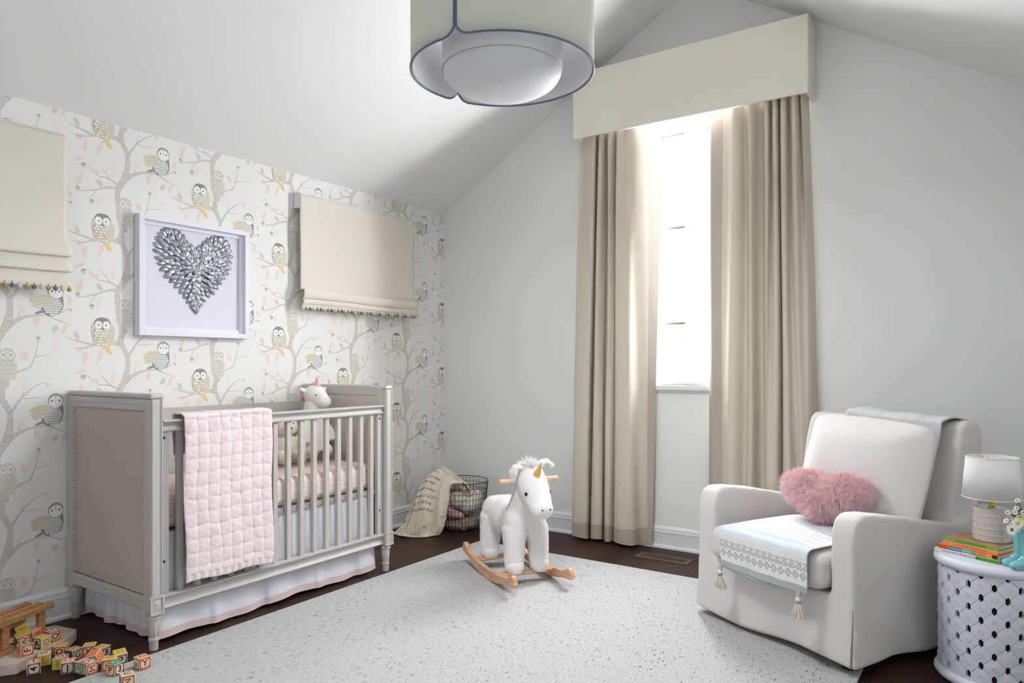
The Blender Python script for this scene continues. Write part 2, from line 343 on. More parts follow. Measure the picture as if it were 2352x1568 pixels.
def leaf(u, v, L, w, rot, col, vein):
    c, s = cos(R(-rot)), sin(R(-rot)); prof = [(0, 0), (.10, .30), (.17, .42), (.22, .22), (.32, .62), (.42, .78), (.46, .36), (.56, .80), (.66, .74), (.70, .34), (.80, .52), (.90, .40), (1, 0)]
    pts = [(x * w / 2, (y - .5) * L) for y, x in prof] + [(-x * w / 2, (y - .5) * L) for y, x in prof[-2:0:-1]]
    T = lambda x, y: (u + x * c - y * s, v + x * s + y * c)
    P_([T(*p) for p in pts], col, 3)
    P_([T(-w * .02, -L * .62), T(w * .02, -L * .62), T(w * .008, L * .45), T(-w * .008, L * .45)], vein, 4)
    for k in (-.22, -.02, .18):
        for sg in (1, -1): P_([T(0, k * L), T(0, (k + .02) * L), T(sg * w * .3, (k + .13) * L)], vein, 4)
LC = {'p': ((240, 218, 212), (228, 200, 194)), 'l': ((240, 227, 223), (230, 212, 208)), 't': ((216, 207, 198), (190, 180, 172)), 'g': ((206, 203, 199), (160, 156, 152))}
TR, TR2, TW = (210, 204, 197), (172, 165, 160), (190, 185, 181)
def motif():
    for i, b in enumerate(BR):
        ribbon(b, 1 if b[0][2] < .008 else 2, TR if b[0][2] > .004 else TW, TR2)
    for k, u, v, L, w, r_, c in LV:
        col, vein = LC[c]
        if k == 'o': leaf(u, v, L, w, r_, col, vein)
        elif k == 'e':
            P_(ellp(u, v, w / 2, L / 2, r_ if r_ > 0 else r_), col, 3); P_(ellp(u, v, w * .03, L * .45, r_), vein, 4)
            for q in (-.2, 0, .2): P_(ellp(u, v + q * L, w * .35, L * .012, r_ + 20), vein, 4)
        else:
            P_(ellp(u, v, w / 2, L / 2, r_), col, 3); P_(ellp(u, v + L * .22, w / 2, L * .28, r_), vein, 4)
            P_(ellp(u, v + L * .05, w * .35, L * .1, r_), col, 5)
    # dark-capped owl facing front
    ol, bd, wg, ey, pu, oc, cap = (150, 146, 136), (172, 167, 152), (212, 206, 184), (244, 244, 241), (58, 56, 58), (226, 200, 130), (122, 120, 120)
    P_([(-.002, -.066), (.030, -.066), (.050, -.108), (.043, -.103), (.040, -.112), (.033, -.105), (.028, -.108), (.018, -.092)], oc, 1)
    P_(ellp(-.036, -.008, .016, .050, 8), (206, 198, 168), 3)
    P_(ellp(.000, -.013, .045, .057), bd, 3)
    for j in range(7):
        for i in range(6):
            x = -.034 + i * .0125 + (.006 if j % 2 else 0); y = .022 - j * .0135
            if ((x - 0) / .041) ** 2 + ((y + .013) / .055) ** 2 < 1:
                P_([(x - .0042, y - .0052), (x + .0042, y - .0052), (x + .005, y + .002), (x + .003, y + .0056), (x - .003, y + .0056), (x - .005, y + .002)],
                   (232, 205, 130) if (j == 4 and i % 2) or (j == 5) and i % 3 == 0 else (226, 214, 196) if (i + j) % 4 == 0 else ey, 4)
    P_(ellp(.038, -.016, .021, .052, -8), wg, 5)
    P_(ellp(0, .042, .041, .030), cap, 5)
    P_(ellp(0, .060, .032, .014), cap, 5)
    for s_ in (-1, 1):
        P_(ellp(s_ * .0185, .036, .0185, .0205, 0), ey, 6); P_(ellp(s_ * .017, .036, .0036, .0040, 0, 8), pu, 7)
    P_([(-.003, .038), (.003, .038), (0, .028)], bd, 7)
    # big owl in profile on the outer branch
    g1, g2, ww = (148, 149, 150), (128, 131, 134), (214, 208, 184)
    P_([(.222, .335), (.250, .350), (.262, .338), (.226, .328)], g2, 3)
    P_(ellp(.296, .376, .047, .055, -25, 18), g2, 3)
    P_(ellp(.310, .400, .034, .045, 0), g2, 3)
    for j in range(9):
        for i in range(9):
            x = .245 + i * .0112 + (.0055 if j % 2 else 0); y = .420 - j * .0112
            if ((x - .296) / .040) ** 2 + ((y - .376) / .050) ** 2 < 1:
                P_([(x - .0042, y - .0046), (x + .0042, y - .0046), (x + .0048, y + .001), (x + .0036, y + .0048), (x - .0036, y + .0048), (x - .0048, y + .001)], (236, 236, 233), 4)
    P_([(.200, .398), (.212, .412), (.240, .424), (.272, .424), (.290, .410), (.286, .392), (.262, .368), (.240, .356), (.222, .356), (.206, .366), (.214, .372), (.203, .380), (.212, .386)], ww, 5)
    P_([(.198, .399), (.212, .413), (.230, .421), (.214, .398), (.204, .392)], (228, 214, 160), 6)
    for q in range(26):
        a = q * 2.399; x = .214 + (q % 9) * .0078; y = .369 + (q // 9) * .0155 + (q % 9) * .0022
        P_([(x, y), (x + .009, y + .0035), (x + .0086, y + .0046), (x, y + .0016)], (158, 152, 134), 6)
    P_(ellp(.310, .441, .0335, .0355, 0, 20), g1, 6)
    P_(ellp(.3105, .436, .0300, .0285, 0, 18), ey, 7)
    P_([(.309, .468), (.312, .468), (.3112, .432), (.3098, .432)], g1, 8)
    for s_ in (-1, 1): P_(ellp(.310 + s_ * .0155, .441, .0038, .0042, 0, 8), pu, 8)
    # pale owl half behind the trunk
    pb = (212, 210, 202)
    P_(ellp(.140, .070, .012, .044, -4), (226, 214, 176), 3)
    P_([(.092, .03), (.118, .03), (.122, .004), (.112, -.006), (.100, .002)], (200, 197, 190), 3)
    P_(ellp(.115, .080, .031, .060, 0, 18), pb, 4)
    P_(ellp(.112, .140, .033, .032, 0, 18), (190, 187, 180), 4); P_(ellp(.112, .139, .0305, .0295, 0, 18), pb, 5)
    for s_ in (-1, 1):
        P_(ellp(.112 + s_ * .0145, .139, .0145, .017, 0), (224, 223, 217), 6); P_(ellp(.112 + s_ * .014, .141, .0032, .0036, 0, 8), (96, 94, 90), 7)
    for q in range(22):
        x = .097 + (q % 5) * .0085 + ((q // 5) % 2) * .004; y = .118 - (q // 5) * .020 - (q % 2) * .004
        P_(ellp(x, y, .0018, .0026, 0, 6), (140, 137, 128), 6)
motif()
def clip(poly, y0, y1, z0, z1):
    for ax, lim, sg in ((0, y0, 1), (0, y1, -1), (1, z0, 1), (1, z1, -1)):
        if not poly: return poly
        out = []
        for i in range(len(poly)):
            a, b = poly[i - 1], poly[i]; ia, ib = sg * (a[ax] - lim) >= 0, sg * (b[ax] - lim) >= 0
            if ia != ib:
                t = (lim - a[ax]) / (b[ax] - a[ax]); out.append((a[0] + t * (b[0] - a[0]), a[1] + t * (b[1] - a[1])))
            if ib: out.append(b)
        poly = out
    return poly
wl = MB(); cols = []
wl.prism([(YB, 0), (0.0, 0), (0.0, ZK + .03), (YB, ZK + .03)], 'x', -0.14, 0.0)
cols += [lin((237, 236, 233))] * len(wl.f)
WQ = sorted(zip(WP, WC), key=lambda t_: t_[1][1])
def ink(c): return tuple(v * .80 + w_ * .20 for v, w_ in zip(c, (237, 236, 233)))
for c in range(-4, 6):
    for r_ in range(-5, 3):
        u0 = -2.632 + c * 0.521; v0 = 1.866 + r_ * 0.512 + (0.256 if c % 2 else 0)
        for rk, (poly, (col, lay)) in enumerate(WQ):
            q = [(u0 + a, v0 + b) for a, b in poly]
            if all(-4.4 <= a <= -0.001 and 0.1 <= b <= ZK - .002 for a, b in q): pass
            else:
                q = clip(q, -4.4, -0.001, 0.1, ZK - .002)
                if len(q) < 3: continue
            n0 = len(wl.f); wl.add([(0.0003 + rk * 0.0000008, a, b) for a, b in q], [tuple(range(len(q)))]); cols.append(lin(ink(col)))
me = wl.mesh('wall_left', fix=False)
ca = me.color_attributes.new('print', 'FLOAT_COLOR', 'CORNER'); arr = []
for p, c in zip(me.polygons, cols): arr += [(*c, 1)] * p.loop_total
ca.data.foreach_set('color', np.array(arr, np.float32).ravel())
me.materials.append(mat('owl_wallpaper', (237, 236, 233), 0.7, attr='print', bump=(300, 0.04)))
struct(link('wall_left', me))

# ---- baseboards: tall flat board, bead, cap, shoe moulding
BP = [(0, 0), (.030, 0), (.030, .012), (.024, .020), (.016, .022), (.016, .098), (.020, .101), (.020, .107), (.016, .110), (.016, .126), (.012, .134), (.006, .140), (0, .140)]
BL = MB(); BL.prism([(a, b) for a, b in BP], 'y', YB, -0.0); struct(BL.build('baseboard_left', M_trim))
bf = MB(); bf.prism([(-a, b) for a, b in BP], 'x', 0.0, XW); struct(bf.build('baseboard_front', M_trim))
brr = MB(); brr.prism([(XW - a, b) for a, b in BP], 'y', YB, 0.0); struct(brr.build('baseboard_right', M_trim))

# ---- window in the gable wall: casing, frame, two sashes, glazing bars, glass, sill
w = thing('window_1', 'tall white casement window between the beige curtains', 'window', (2.05, 0, 0)); del w['category']; del w['label']; struct(w)
fr = MB(); hw = (WX1 - WX0) / 2
for s_ in (-1, 1):
    fr.box((min(s_ * hw, s_ * (hw - .04)), 0.03, WZ0), (max(s_ * hw, s_ * (hw - .04)), 0.13, WZ1))
fr.box((-hw, .03, WZ1 - .04), (hw, .13, WZ1)); fr.box((-hw, .03, WZ0), (hw, .13, WZ0 + .05)); fr.box((-.022, .03, WZ0 + .05), (.022, .12, WZ1 - .04))
fr.build('window_frame', M_trim, w, bevel=.003)
for s_ in (-1, 1):
    sa = MB(); a, b_ = (.022, hw - .04); a, b_ = (a, b_) if s_ > 0 else (-b_, -a)
    z0, z1 = WZ0 + .05, WZ1 - .04
    sa.box((a, .05, z0), (a + .05, .09, z1)); sa.box((b_ - .05, .05, z0), (b_, .09, z1)); sa.box((a + .05, .05, z0), (b_ - .05, .09, z0 + .05)); sa.box((a + .05, .05, z1 - .05), (b_ - .05, .09, z1))
    sh = sa.build('sash', M_trim, w, bevel=.003)
    bars = MB()
    for zz in (1.463, 2.09, 2.70): bars.box((a + .05, .062, zz - .008), (b_ - .05, .078, zz + .008))
    bars.build('glazing_bar', mat('bar_grey', (92, 92, 98), .5), sh)
    g = MB().box((a + .05, .068, z0 + .05), (b_ - .05, .071, z1 - .05))
    gm = MATS.get('glass')
    if not gm:
        gm = bpy.data.materials.new('glass'); gm.use_nodes = True; N = gm.node_tree.nodes; Lk = gm.node_tree.links
        tr = N.new('ShaderNodeBsdfTransparent'); gl = N.new('ShaderNodeBsdfGlossy'); gl.inputs['Roughness'].default_value = .02
        mx = N.new('ShaderNodeMixShader'); mx.inputs[0].default_value = .04; Lk.new(tr.outputs[0], mx.inputs[1]); Lk.new(gl.outputs[0], mx.inputs[2]); Lk.new(mx.outputs[0], N['Material Output'].inputs[0]); MATS['glass'] = gm
    g.build('pane', gm, sh)
sl = MB(); sl.box((-hw - .09, -.045, WZ0 - .03), (hw + .09, .05, WZ0)); sl.box((-hw - .07, -.016, WZ0 - .045), (hw + .07, 0, WZ0 - .03)); sl.build('window_sill', M_trim, w, bevel=.003)
ca_ = MB()
for s_ in (-1, 1): ca_.box((min(s_ * hw, s_ * (hw + .075)), -.018, WZ0), (max(s_ * hw, s_ * (hw + .075)), 0, WZ1))
ca_.box((-hw - .075, -.018, WZ1), (hw + .075, 0, WZ1 + .075)); ca_.build('window_casing', M_trim, w, bevel=.002)
# ------------------------------------------------------------------ curtains, valance, roman blinds
M_lin = mat('linen_beige', (210, 202, 188), 0.85, spec=.1, bump=('weave', 220, .12), mott=(26, .03), trans=.003)
M_lin2 = mat('linen_taupe', (182, 172, 162), 0.85, spec=.1, bump=('weave', 220, .12), trans=.003)
def curtain(name_lbl, top, bot, side):
    rt_ = thing('curtain', name_lbl, 'curtain', ((top[0][0] + top[-1][0]) / 2, -.08, 0.01), 0, 'curtains at the tall window')
    ox, oy, oz = rt_.location
    T = catmull([(a, b, 0) for a, b in top], 7); B = catmull([(a, b, 0) for a, b in bot], 7); n = len(T) - 1
    def pt(u, z):
        k = z / 2.76; e = k ** 1.25
        i = u * n; j = min(int(i), n - 1); t = i - j
        a = B[j].lerp(B[j + 1], t); b = T[j].lerp(T[j + 1], t); p = a.lerp(b, e)
        p.x += .004 * sin(z * 2.1 + u * 17); p.y += .004 * sin(z * 1.3 + u * 23)
        p.y = min(p.y, -.004)
        return (p.x - ox, p.y - oy, z)
    hb = 0.112
    zl = lambda u: .004 + .006 * (1 + sin(u * 19))
    uc = 0.13 if side == 'l' else 0.0
    # border on the edge towards the window opening
    if side == 'r': u0, u1 = 0.0, 0.085; m0, m1 = 0.085, 1.0
    else: u0, u1 = 0.955, 1.0; m0, m1 = 0.0, 0.955
    MB().grid(lambda u, v: pt(m0 + (m1 - m0) * u, hb + v * (2.76 - hb)), 200, 26).build('panel', M_lin, rt_, smooth=True, fix=False)
    MB().grid(lambda u, v: pt(u0 + (u1 - u0) * u, hb + v * (2.76 - hb)), 14, 26).build('edge_band', M_lin2, rt_, smooth=True, label='darker taupe border along the opening edge', fix=False)
    MB().grid(lambda u, v: pt(u, zl(u) + v * (hb - zl(u))), 220, 3).build('hem_band', M_lin2, rt_, smooth=True, label='darker taupe band at the hem', fix=False)
    return rt_
curtain('long beige linen curtain left of the window, hanging clear to the floor',
        [(1.28, -.03), (1.285, -.09), (1.32, -.085), (1.37, -.12), (1.42, -.145), (1.412, -.06), (1.43, -.06), (1.45, -.12), (1.48, -.13), (1.482, -.06), (1.497, -.07), (1.51, -.13), (1.54, -.145), (1.55, -.06), (1.56, -.07), (1.58, -.13), (1.63, -.13), (1.66, -.155), (1.71, -.165), (1.79, -.12), (1.86, -.05)],
        [(1.25, -.02), (1.235, -.10), (1.25, -.15), (1.32, -.155), (1.365, -.13), (1.352, -.05), (1.38, -.05), (1.385, -.13), (1.42, -.15), (1.46, -.12), (1.445, -.05), (1.475, -.06), (1.49, -.13), (1.53, -.14), (1.545, -.06), (1.56, -.13), (1.62, -.16), (1.69, -.14), (1.71, -.06), (1.755, -.04), (1.80, -.04)], 'l')
curtain('long beige linen curtain right of the window, its foot hidden behind the armchair',
        [(2.18, -.06), (2.20, -.09), (2.27, -.10), (2.31, -.11), (2.345, -.155), (2.375, -.15), (2.40, -.09), (2.425, -.09), (2.445, -.15), (2.47, -.15), (2.482, -.08), (2.508, -.08), (2.525, -.15), (2.55, -.155), (2.558, -.08), (2.58, -.15), (2.605, -.155), (2.61, -.08), (2.625, -.15), (2.65, -.15), (2.655, -.08), (2.68, -.15), (2.70, -.16), (2.715, -.08), (2.73, -.13), (2.752, -.02)],
        [(2.165, -.05), (2.20, -.08), (2.26, -.09), (2.29, -.12), (2.33, -.14), (2.37, -.13), (2.40, -.10), (2.42, -.12), (2.44, -.15), (2.46, -.14), (2.48, -.07), (2.51, -.06), (2.53, -.08), (2.54, -.13), (2.56, -.15), (2.59, -.15), (2.61, -.13), (2.62, -.07), (2.635, -.13), (2.67, -.16), (2.70, -.15), (2.72, -.12), (2.74, -.14), (2.77, -.15), (2.80, -.10), (2.815, -.02)], 'r')
v = MB(); vz0, vz1 = 2.712, 3.155
v.prism([(1.285, 0), (1.285, -.2), (2.785, -.2), (2.785, 0), (2.765, 0), (2.765, -.18), (1.305, -.18), (1.305, 0)], 'z', vz0, vz1)
v.box((1.305, -.18, vz1 - .02), (2.765, -.001, vz1))
vo = v.build('valance', mat('valance_fabric', (238, 233, 224), .9, spec=.1, bump=('weave', 240, .08)), bevel=.008, bseg=3)
tag(vo, 'boxy cream upholstered valance above the tall window', 'valance')

M_bl = mat('blind_linen', (236, 231, 222), .85, spec=.1, bump=('weave', 230, .08), trans=.12)
M_bb = mat('blind_lining', (226, 220, 210), .9)
POMC = [mat('pom_pink', (222, 200, 190), .95, bump=(300, .6)), mat('pom_ochre', (176, 160, 84), .95, bump=(300, .6)), mat('pom_slate', (104, 124, 132), .95, bump=(300, .6))]
def blind(y0, y1, lbl, full):
    t = thing('roman_blind', lbl, 'blind', (0, (y0 + y1) / 2, 1.55), 0, 'roman blinds on the owl wallpaper'); oy, oz = (y0 + y1) / 2, 1.55
    prof = [(.060, 2.262), (.062, 2.16), (.063, 2.0), (.064, 1.86), (.068, 1.79), (.082, 1.745), (.094, 1.715), (.094, 1.700), (.084, 1.697), (.072, 1.700),
            (.074, 1.688), (.082, 1.665), (.092, 1.640), (.091, 1.628), (.080, 1.627), (.072, 1.630), (.074, 1.615), (.080, 1.590), (.081, 1.565), (.081, 1.556)]
    if full == 2:
        prof = [(.060, 2.262), (.061, 2.16), (.062, 2.0), (.063, 1.80), (.064, 1.70), (.066, 1.668), (.070, 1.662), (.090, 1.668), (.100, 1.655), (.101, 1.630), (.096, 1.612), (.088, 1.606), (.084, 1.604),
                (.092, 1.598), (.094, 1.585), (.090, 1.574), (.084, 1.570), (.083, 1.564), (.083, 1.556)]
    q = catmull([(a, 0, b) for a, b in prof], 4)
    def f(u, v_):
        i = v_ * (len(q) - 1); j = min(int(i), len(q) - 2); p = q[j].lerp(q[j + 1], i - j); y = y0 + (y1 - y0) * u
        w = (2.262 - p.z); sag = .004 * sin(pi * u) * min(1, w)
        ed = (.010 if (p.x > .078 and full == 1) else 0) * (2 * u - 1) ** 5
        return (p.x + .002 * sin(u * 9 + p.z * 11), y - oy + ed, p.z - oz - sag + .004 * sin(u * 6) * (p.z < 1.8))
    o = MB().grid(f, 60, 76).build('fabric', M_bl, t, smooth=True, fix=False, solid=.0022)
    MB().box((.001, y0 - oy, 2.175 - oz), (.055, y1 - oy, 2.27 - oz)).build('headrail', M_trim, t, bevel=.002)
    MB().box((.072, y0 + .004 - oy, 1.548 - oz), (.079, y1 - .03 - oy, 1.562 - oz)).build('bottom_bar', M_trim, t, bevel=.001)
    me = None; n = int((y1 - y0) / .0285)
    for i in range(n + 1):
        y = y0 + (y1 - y0) * i / n
        if me is None:
            me = MB().ell((0, 0, 0), (.0098, .0098, .0098), n=12, m=8).tube([(0, 0, .006), (0, 0, .020)], .0018, 5).mesh('pompom', True)
            me.materials.append(POMC[0]); me2 = [me, me.copy(), me.copy()]
            for k in (1, 2): setmat(me2[k], POMC[k])
        link('pompom', me2[i % 3], t, loc=(.086, y - oy, 1.543 - oz))
    return t
blind(-3.89, -2.822, 'cream roman blind cut off by the left edge of the photo', 1)
blind(-1.475, -.425, 'cream roman blind between the heart picture and the room corner', 2)

# ------------------------------------------------------------------ heart picture
t = thing('shadow_box_frame', 'square white shadow box picture with a silver heart', 'picture', (0.002, -2.153, 1.657)); oy, oz = -2.153, 1.657
M_fr = mat('frame_white', (232, 231, 240), .45); M_mt = mat('mat_board', (226, 224, 236), .8)
a, b_, z0, z1 = -2.476 - oy, -1.832 - oy, 1.345 - oz, 1.968 - oz; fw_, fd = .027, .050
fm = MB(); fm.box((0, a, z0), (fd, a + fw_, z1)); fm.box((0, b_ - fw_, z0), (fd, b_, z1)); fm.box((0, a + fw_, z0), (fd, b_ - fw_, z0 + fw_)); fm.box((0, a + fw_, z1 - fw_), (fd, b_ - fw_, z1))
fm.build('frame', M_fr, t, bevel=.0015)
mm = MB(); mm.box((0.001, a + fw_, z0 + fw_), (.010, b_ - fw_, z1 - fw_)); mm.build('backing_board', M_mt, t)
mi = MB(); g0, g1 = .012, .020
for p in (((g0, a + fw_, z0 + fw_), (g1, a + fw_ + g1, z1 - fw_)), ((g0, b_ - fw_ - g1, z0 + fw_), (g1, b_ - fw_, z1 - fw_)), ((g0, a + fw_ + g1, z0 + fw_), (g1, b_ - fw_ - g1, z0 + fw_ + g1)), ((g0, a + fw_ + g1, z1 - fw_ - g1), (g1, b_ - fw_ - g1, z1 - fw_))): mi.box(*p)
mi.build('inner_rim', M_fr, t, bevel=.0008)
M_sil = mat('silver_leaf', (176, 179, 186), .33, metal=.85, bump=(90, .5))
def petal_mesh(k):
    rng = random.Random(k); L, w_ = .052, .0235; cv = .30 + .25 * rng.random()
    def f(u, v_):
        x = u * 2 - 1; y = v_; wd = w_ / 2 * max(0.03, sin(pi * min(1, y ** .80 * .97 + .03))) ** .62
        return (cv * .012 * (1 - x * x) * sin(pi * y) * 1.4 + .002 + .0018 * sin(x * 6 + k) * sin(pi * y) - .016 * (y - .25) ** 2 + .004, x * wd + .002 * sin(y * 3 + k), y * L)
    me_ = MB().grid(f, 8, 9).mesh('petal', True, fix=False); me_.materials.append(M_sil); return me_
PM = [petal_mesh(i) for i in range(5)]
def heart(s_):
    x = 16 * math.copysign(abs(sin(s_)) ** 2.05, sin(s_)); y = 13 * cos(s_) - 5 * cos(2 * s_) - 2 * cos(3 * s_) - cos(4 * s_); return x / 17.0 * .250, (y + 2.6) / 14.6 * .232
pl = []
for ri, (sc, n, out_) in enumerate([(1.0, 54, .004), (.87, 48, .006), (.74, 42, .009), (.61, 34, .012), (.48, 27, .015), (.35, 19, .018), (.22, 12, .021), (.09, 5, .024)]):
    for i in range(n):
        s_ = 2 * pi * (i + .5 * (ri % 2)) / n + .02
        hx, hy = heart(s_); h0 = heart(s_ - .06); h1 = heart(s_ + .06); tx_, ty_ = h1[0] - h0[0], h1[1] - h0[1]; tl = sqrt(tx_ * tx_ + ty_ * ty_) + 1e-6
        nx, ny = -ty_ / tl, tx_ / tl
        if nx * hx + ny * (hy - .02) < 0: nx, ny = -nx, -ny
        rl = sqrt(hx * hx + (hy + .03) ** 2) + 1e-6; dx, dy = .45 * nx + .55 * hx / rl, .45 * ny + .55 * (hy + .03) / rl
        if hy > .12 and abs(hx) < .04: dx, dy = .25 * math.copysign(1, hx), 1
        ang = atan2(-dx, dy) + random.uniform(-.12, .12); L = .047; tx, ty = hx * sc, hy * sc + .01 * (1 - sc)
        pl.append((tx + sin(ang) * L, ty - cos(ang) * L, ang, out_ + random.uniform(-.001, .001), random.choice(PM), random.uniform(.88, 1.1)))
cy, cz = -2.150 - oy, 1.700 - oz
rest = MB()
order = sorted(range(len(pl)), key=lambda i: -i)
for idx, i in enumerate(order):
    bx_, by_, ang, o_, pm, sc = pl[i]
    T = Matrix.Translation((o_ + .010, cy + bx_, cz + by_)) @ Matrix.Rotation(ang, 4, 'X') @ Matrix.Rotation(-.10, 4, 'Y') @ Matrix.Rotation(random.uniform(-.25, .25), 4, 'Z') @ Matrix.Scale(sc, 4)
    if idx < 100:
        o = link('petal', pm, t); o.matrix_local = T
    else:
        rest.add([v_.co for v_ in pm.vertices], [tuple(p.vertices) for p in pm.polygons], T)
o = rest.build('petals', M_sil, t, smooth=True, fix=False); o['kind'] = 'stuff'
MB().prism([(cy + heart(2 * pi * i / 60)[0] * .72, cz + heart(2 * pi * i / 60)[1] * .72) for i in range(60)], 'x', .008, .013).build('heart_base', M_sil, t)

# ------------------------------------------------------------------ crib
CX0, CX1, CY0, CY1 = .014, .744, -2.800, -1.368
crib = thing('crib', 'warm grey wooden crib with spindle sides beside the owl wallpaper', 'crib', (.38, -2.08, 0)); ox, oy = .38, -2.08
def L_(p): return (p[0] - ox, p[1] - oy, p[2])
def bxs(mb, a, b): return mb.box(L_(a), L_(b))
def leg(x, y, zb=.150):
    return MB().lathe([(.0175, 0), (.0185, .036), (.0215, .039), (.0215, .047), (.0185, .050), (.0235, .128), (.0285, .132), (.0285, .141), (.022, .145), (.022, zb)], (x - ox, y - oy, 0), 20)
def flutes(x, y, par):
    for k in range(8):
        a = 2 * pi * (k + .5) / 8
        MB().tube([(x - ox + r_ * cos(a), y - oy + r_ * sin(a), z) for r_, z in ((.0190, .058), (.0226, .120))], .0022, 6).build('flute', M_crib, par, smooth=True)
for (x, y) in ((.716, CY0 + .028), (.716, CY1 - .028), (.042, CY0 + .028), (.042, CY1 - .028)):
    lg_ = leg(x, y).build('leg', M_crib, crib, autos=35)
    flutes(x, y, lg_)
def end_panel(ya, yb, outer):
    # ya outer face, yb inner face
    s_ = 1 if yb > ya else -1
    p = MB()
    for x0 in (CX0, CX1 - .052):
        bxs(p, (x0, min(ya, yb), .150), (x0 + .052, max(ya, yb), 1.052))
    bxs(p, (CX0 + .052, min(ya, yb), .168), (CX1 - .052, max(ya, yb), .225)); bxs(p, (CX0 + .052, min(ya, yb), 1.0), (CX1 - .052, max(ya, yb), 1.052))
    ep = p.build('end_frame', M_crib, crib, bevel=.006, bseg=2)
    bxs(MB(), (CX0 - .002 + .004, min(ya, yb) - .002, 1.052), (CX1 + .003, max(ya, yb) + .002, 1.074)).build('top_cap', M_crib, ep, bevel=.008, bseg=3)
    # stepped mouldings inside the frame on the outer face
    for k, (in_, dp) in enumerate(((.040, .004), (.047, .009))):
        q = MB(); x0, x1, z0, z1 = CX0 + in_, CX1 - in_, .168 + in_ * .9, 1.074 - in_ * 1.0; w_ = .008; yy = (ya - s_ * (.004 - dp * .45)); y2 = ya + s_ * .012
        lo, hi = min(yy, y2), max(yy, y2)
        for p_ in (((x0, lo, z0), (x0 + w_, hi, z1)), ((x1 - w_, lo, z0), (x1, hi, z1)), ((x0 + w_, lo, z0), (x1 - w_, hi, z0 + w_)), ((x0 + w_, lo, z1 - w_), (x1 - w_, hi, z1))): bxs(q, *p_)
        if not outer: q.build('moulding', M_crib, ep, bevel=.002)
        else: q.build('moulding', M_crib, ep, bevel=.002)
    # square rosette blocks with pyramid centres on the posts
    for xs, xx in ((1, CX1), (-1, CX0)):
        q = MB(); xa = xx + (.006 if xs > 0 else -.004)
        cyy = (ya + yb) / 2; h = .030; zc = .190
        y_0, y_1 = cyy - h, cyy + h
        bxs(q, (min(xa, xx - xs * .01), y_0, zc - .038), (max(xa, xx - xs * .01), y_0 + .008, zc + .038)); bxs(q, (min(xa, xx - xs * .01), y_1 - .008, zc - .038), (max(xa, xx - xs * .01), y_1, zc + .038))
        bxs(q, (min(xa, xx - xs * .01), y_0 + .008, zc - .038), (max(xa, xx - xs * .01), y_1 - .008, zc - .030)); bxs(q, (min(xa, xx - xs * .01), y_0 + .008, zc + .030), (max(xa, xx - xs * .01), y_1 - .008, zc + .038))
        base = [L_((xx, y_0 + .008, zc - .03)), L_((xx, y_1 - .008, zc - .03)), L_((xx, y_1 - .008, zc + .03)), L_((xx, y_0 + .008, zc + .03)), L_((xx + xs * .006, cyy, zc))]
        q.add(base, [(0, 1, 4), (1, 2, 4), (2, 3, 4), (3, 0, 4), (3, 2, 1, 0)])
        q.build('rosette', M_crib, ep)
    return ep
near = end_panel(CY0, CY0 + .054, True)
far = end_panel(CY1, CY1 - .054, False)
# raised bead down the front edge of each end
for ya in (CY0, CY1 - .054):
    for dy in (.004, .044):
        bxs(MB(), (CX1 - .006, ya + dy, .232), (CX1 + .004, ya + dy + .006, 1.05)).build('bead', M_crib, near if ya == CY0 else far, bevel=.002)
# upholstered outer panel with nail head tape (near end)
M_up = mat('grey_linen', (186, 176, 172), .9, spec=.15, bump=('weave', 260, .12), mott=(7, .03))
px0, px1, pz0, pz1 = CX0 + .054, CX1 - .054, .228, 1.014
def upf(u, v_):
    x = px0 + (px1 - px0) * u; z = pz0 + (pz1 - pz0) * v_; e = min(u, 1 - u) * (px1 - px0); g = min(v_, 1 - v_) * (pz1 - pz0); d = min(e, g)
    return L_((x, CY0 + .014 - .010 * (1 - math.exp(-d / .02)), z))
up = MB().grid(upf, 40, 50).build('upholstered_panel', M_up, near, smooth=True, fix=False)
bxs(MB(), (px0, CY0 + .016, pz0), (px1, CY0 + .03, pz1)).build('backing', M_crib, near)
tp = MB(); tm = mat('nail_tape', (206, 194, 178), .8)
for p_ in (((px0 + .003, CY0 + .005, pz0 + .003), (px0 + .011, CY0 + .010, pz1 - .003)), ((px1 - .011, CY0 + .005, pz0 + .003), (px1 - .003, CY0 + .010, pz1 - .003)), ((px0 + .011, CY0 + .005, pz0 + .003), (px1 - .011, CY0 + .010, pz0 + .011)), ((px0 + .011, CY0 + .005, pz1 - .011), (px1 - .011, CY0 + .010, pz1 - .003))): bxs(tp, *p_)
tp.build('tape', tm, up, label='beige tape around the upholstery')
nm = MB().ell((0, 0, 0), (.0030, .0016, .0030), n=8, m=6).mesh('nail', True); nm.materials.append(mat('nail_dark', (74, 64, 56), .35, metal=.7))
for i in range(26):
    for zz in (pz0 + .007, pz1 - .007): link('nail', nm, up, loc=L_((px0 + .007 + (px1 - px0 - .014) * i / 25, CY0 + .0045, zz)))
for i in range(1, 24):
    for xx in (px0 + .007, px1 - .007): link('nail', nm, up, loc=L_((xx, CY0 + .0045, pz0 + .007 + (pz1 - pz0 - .014) * i / 24)))
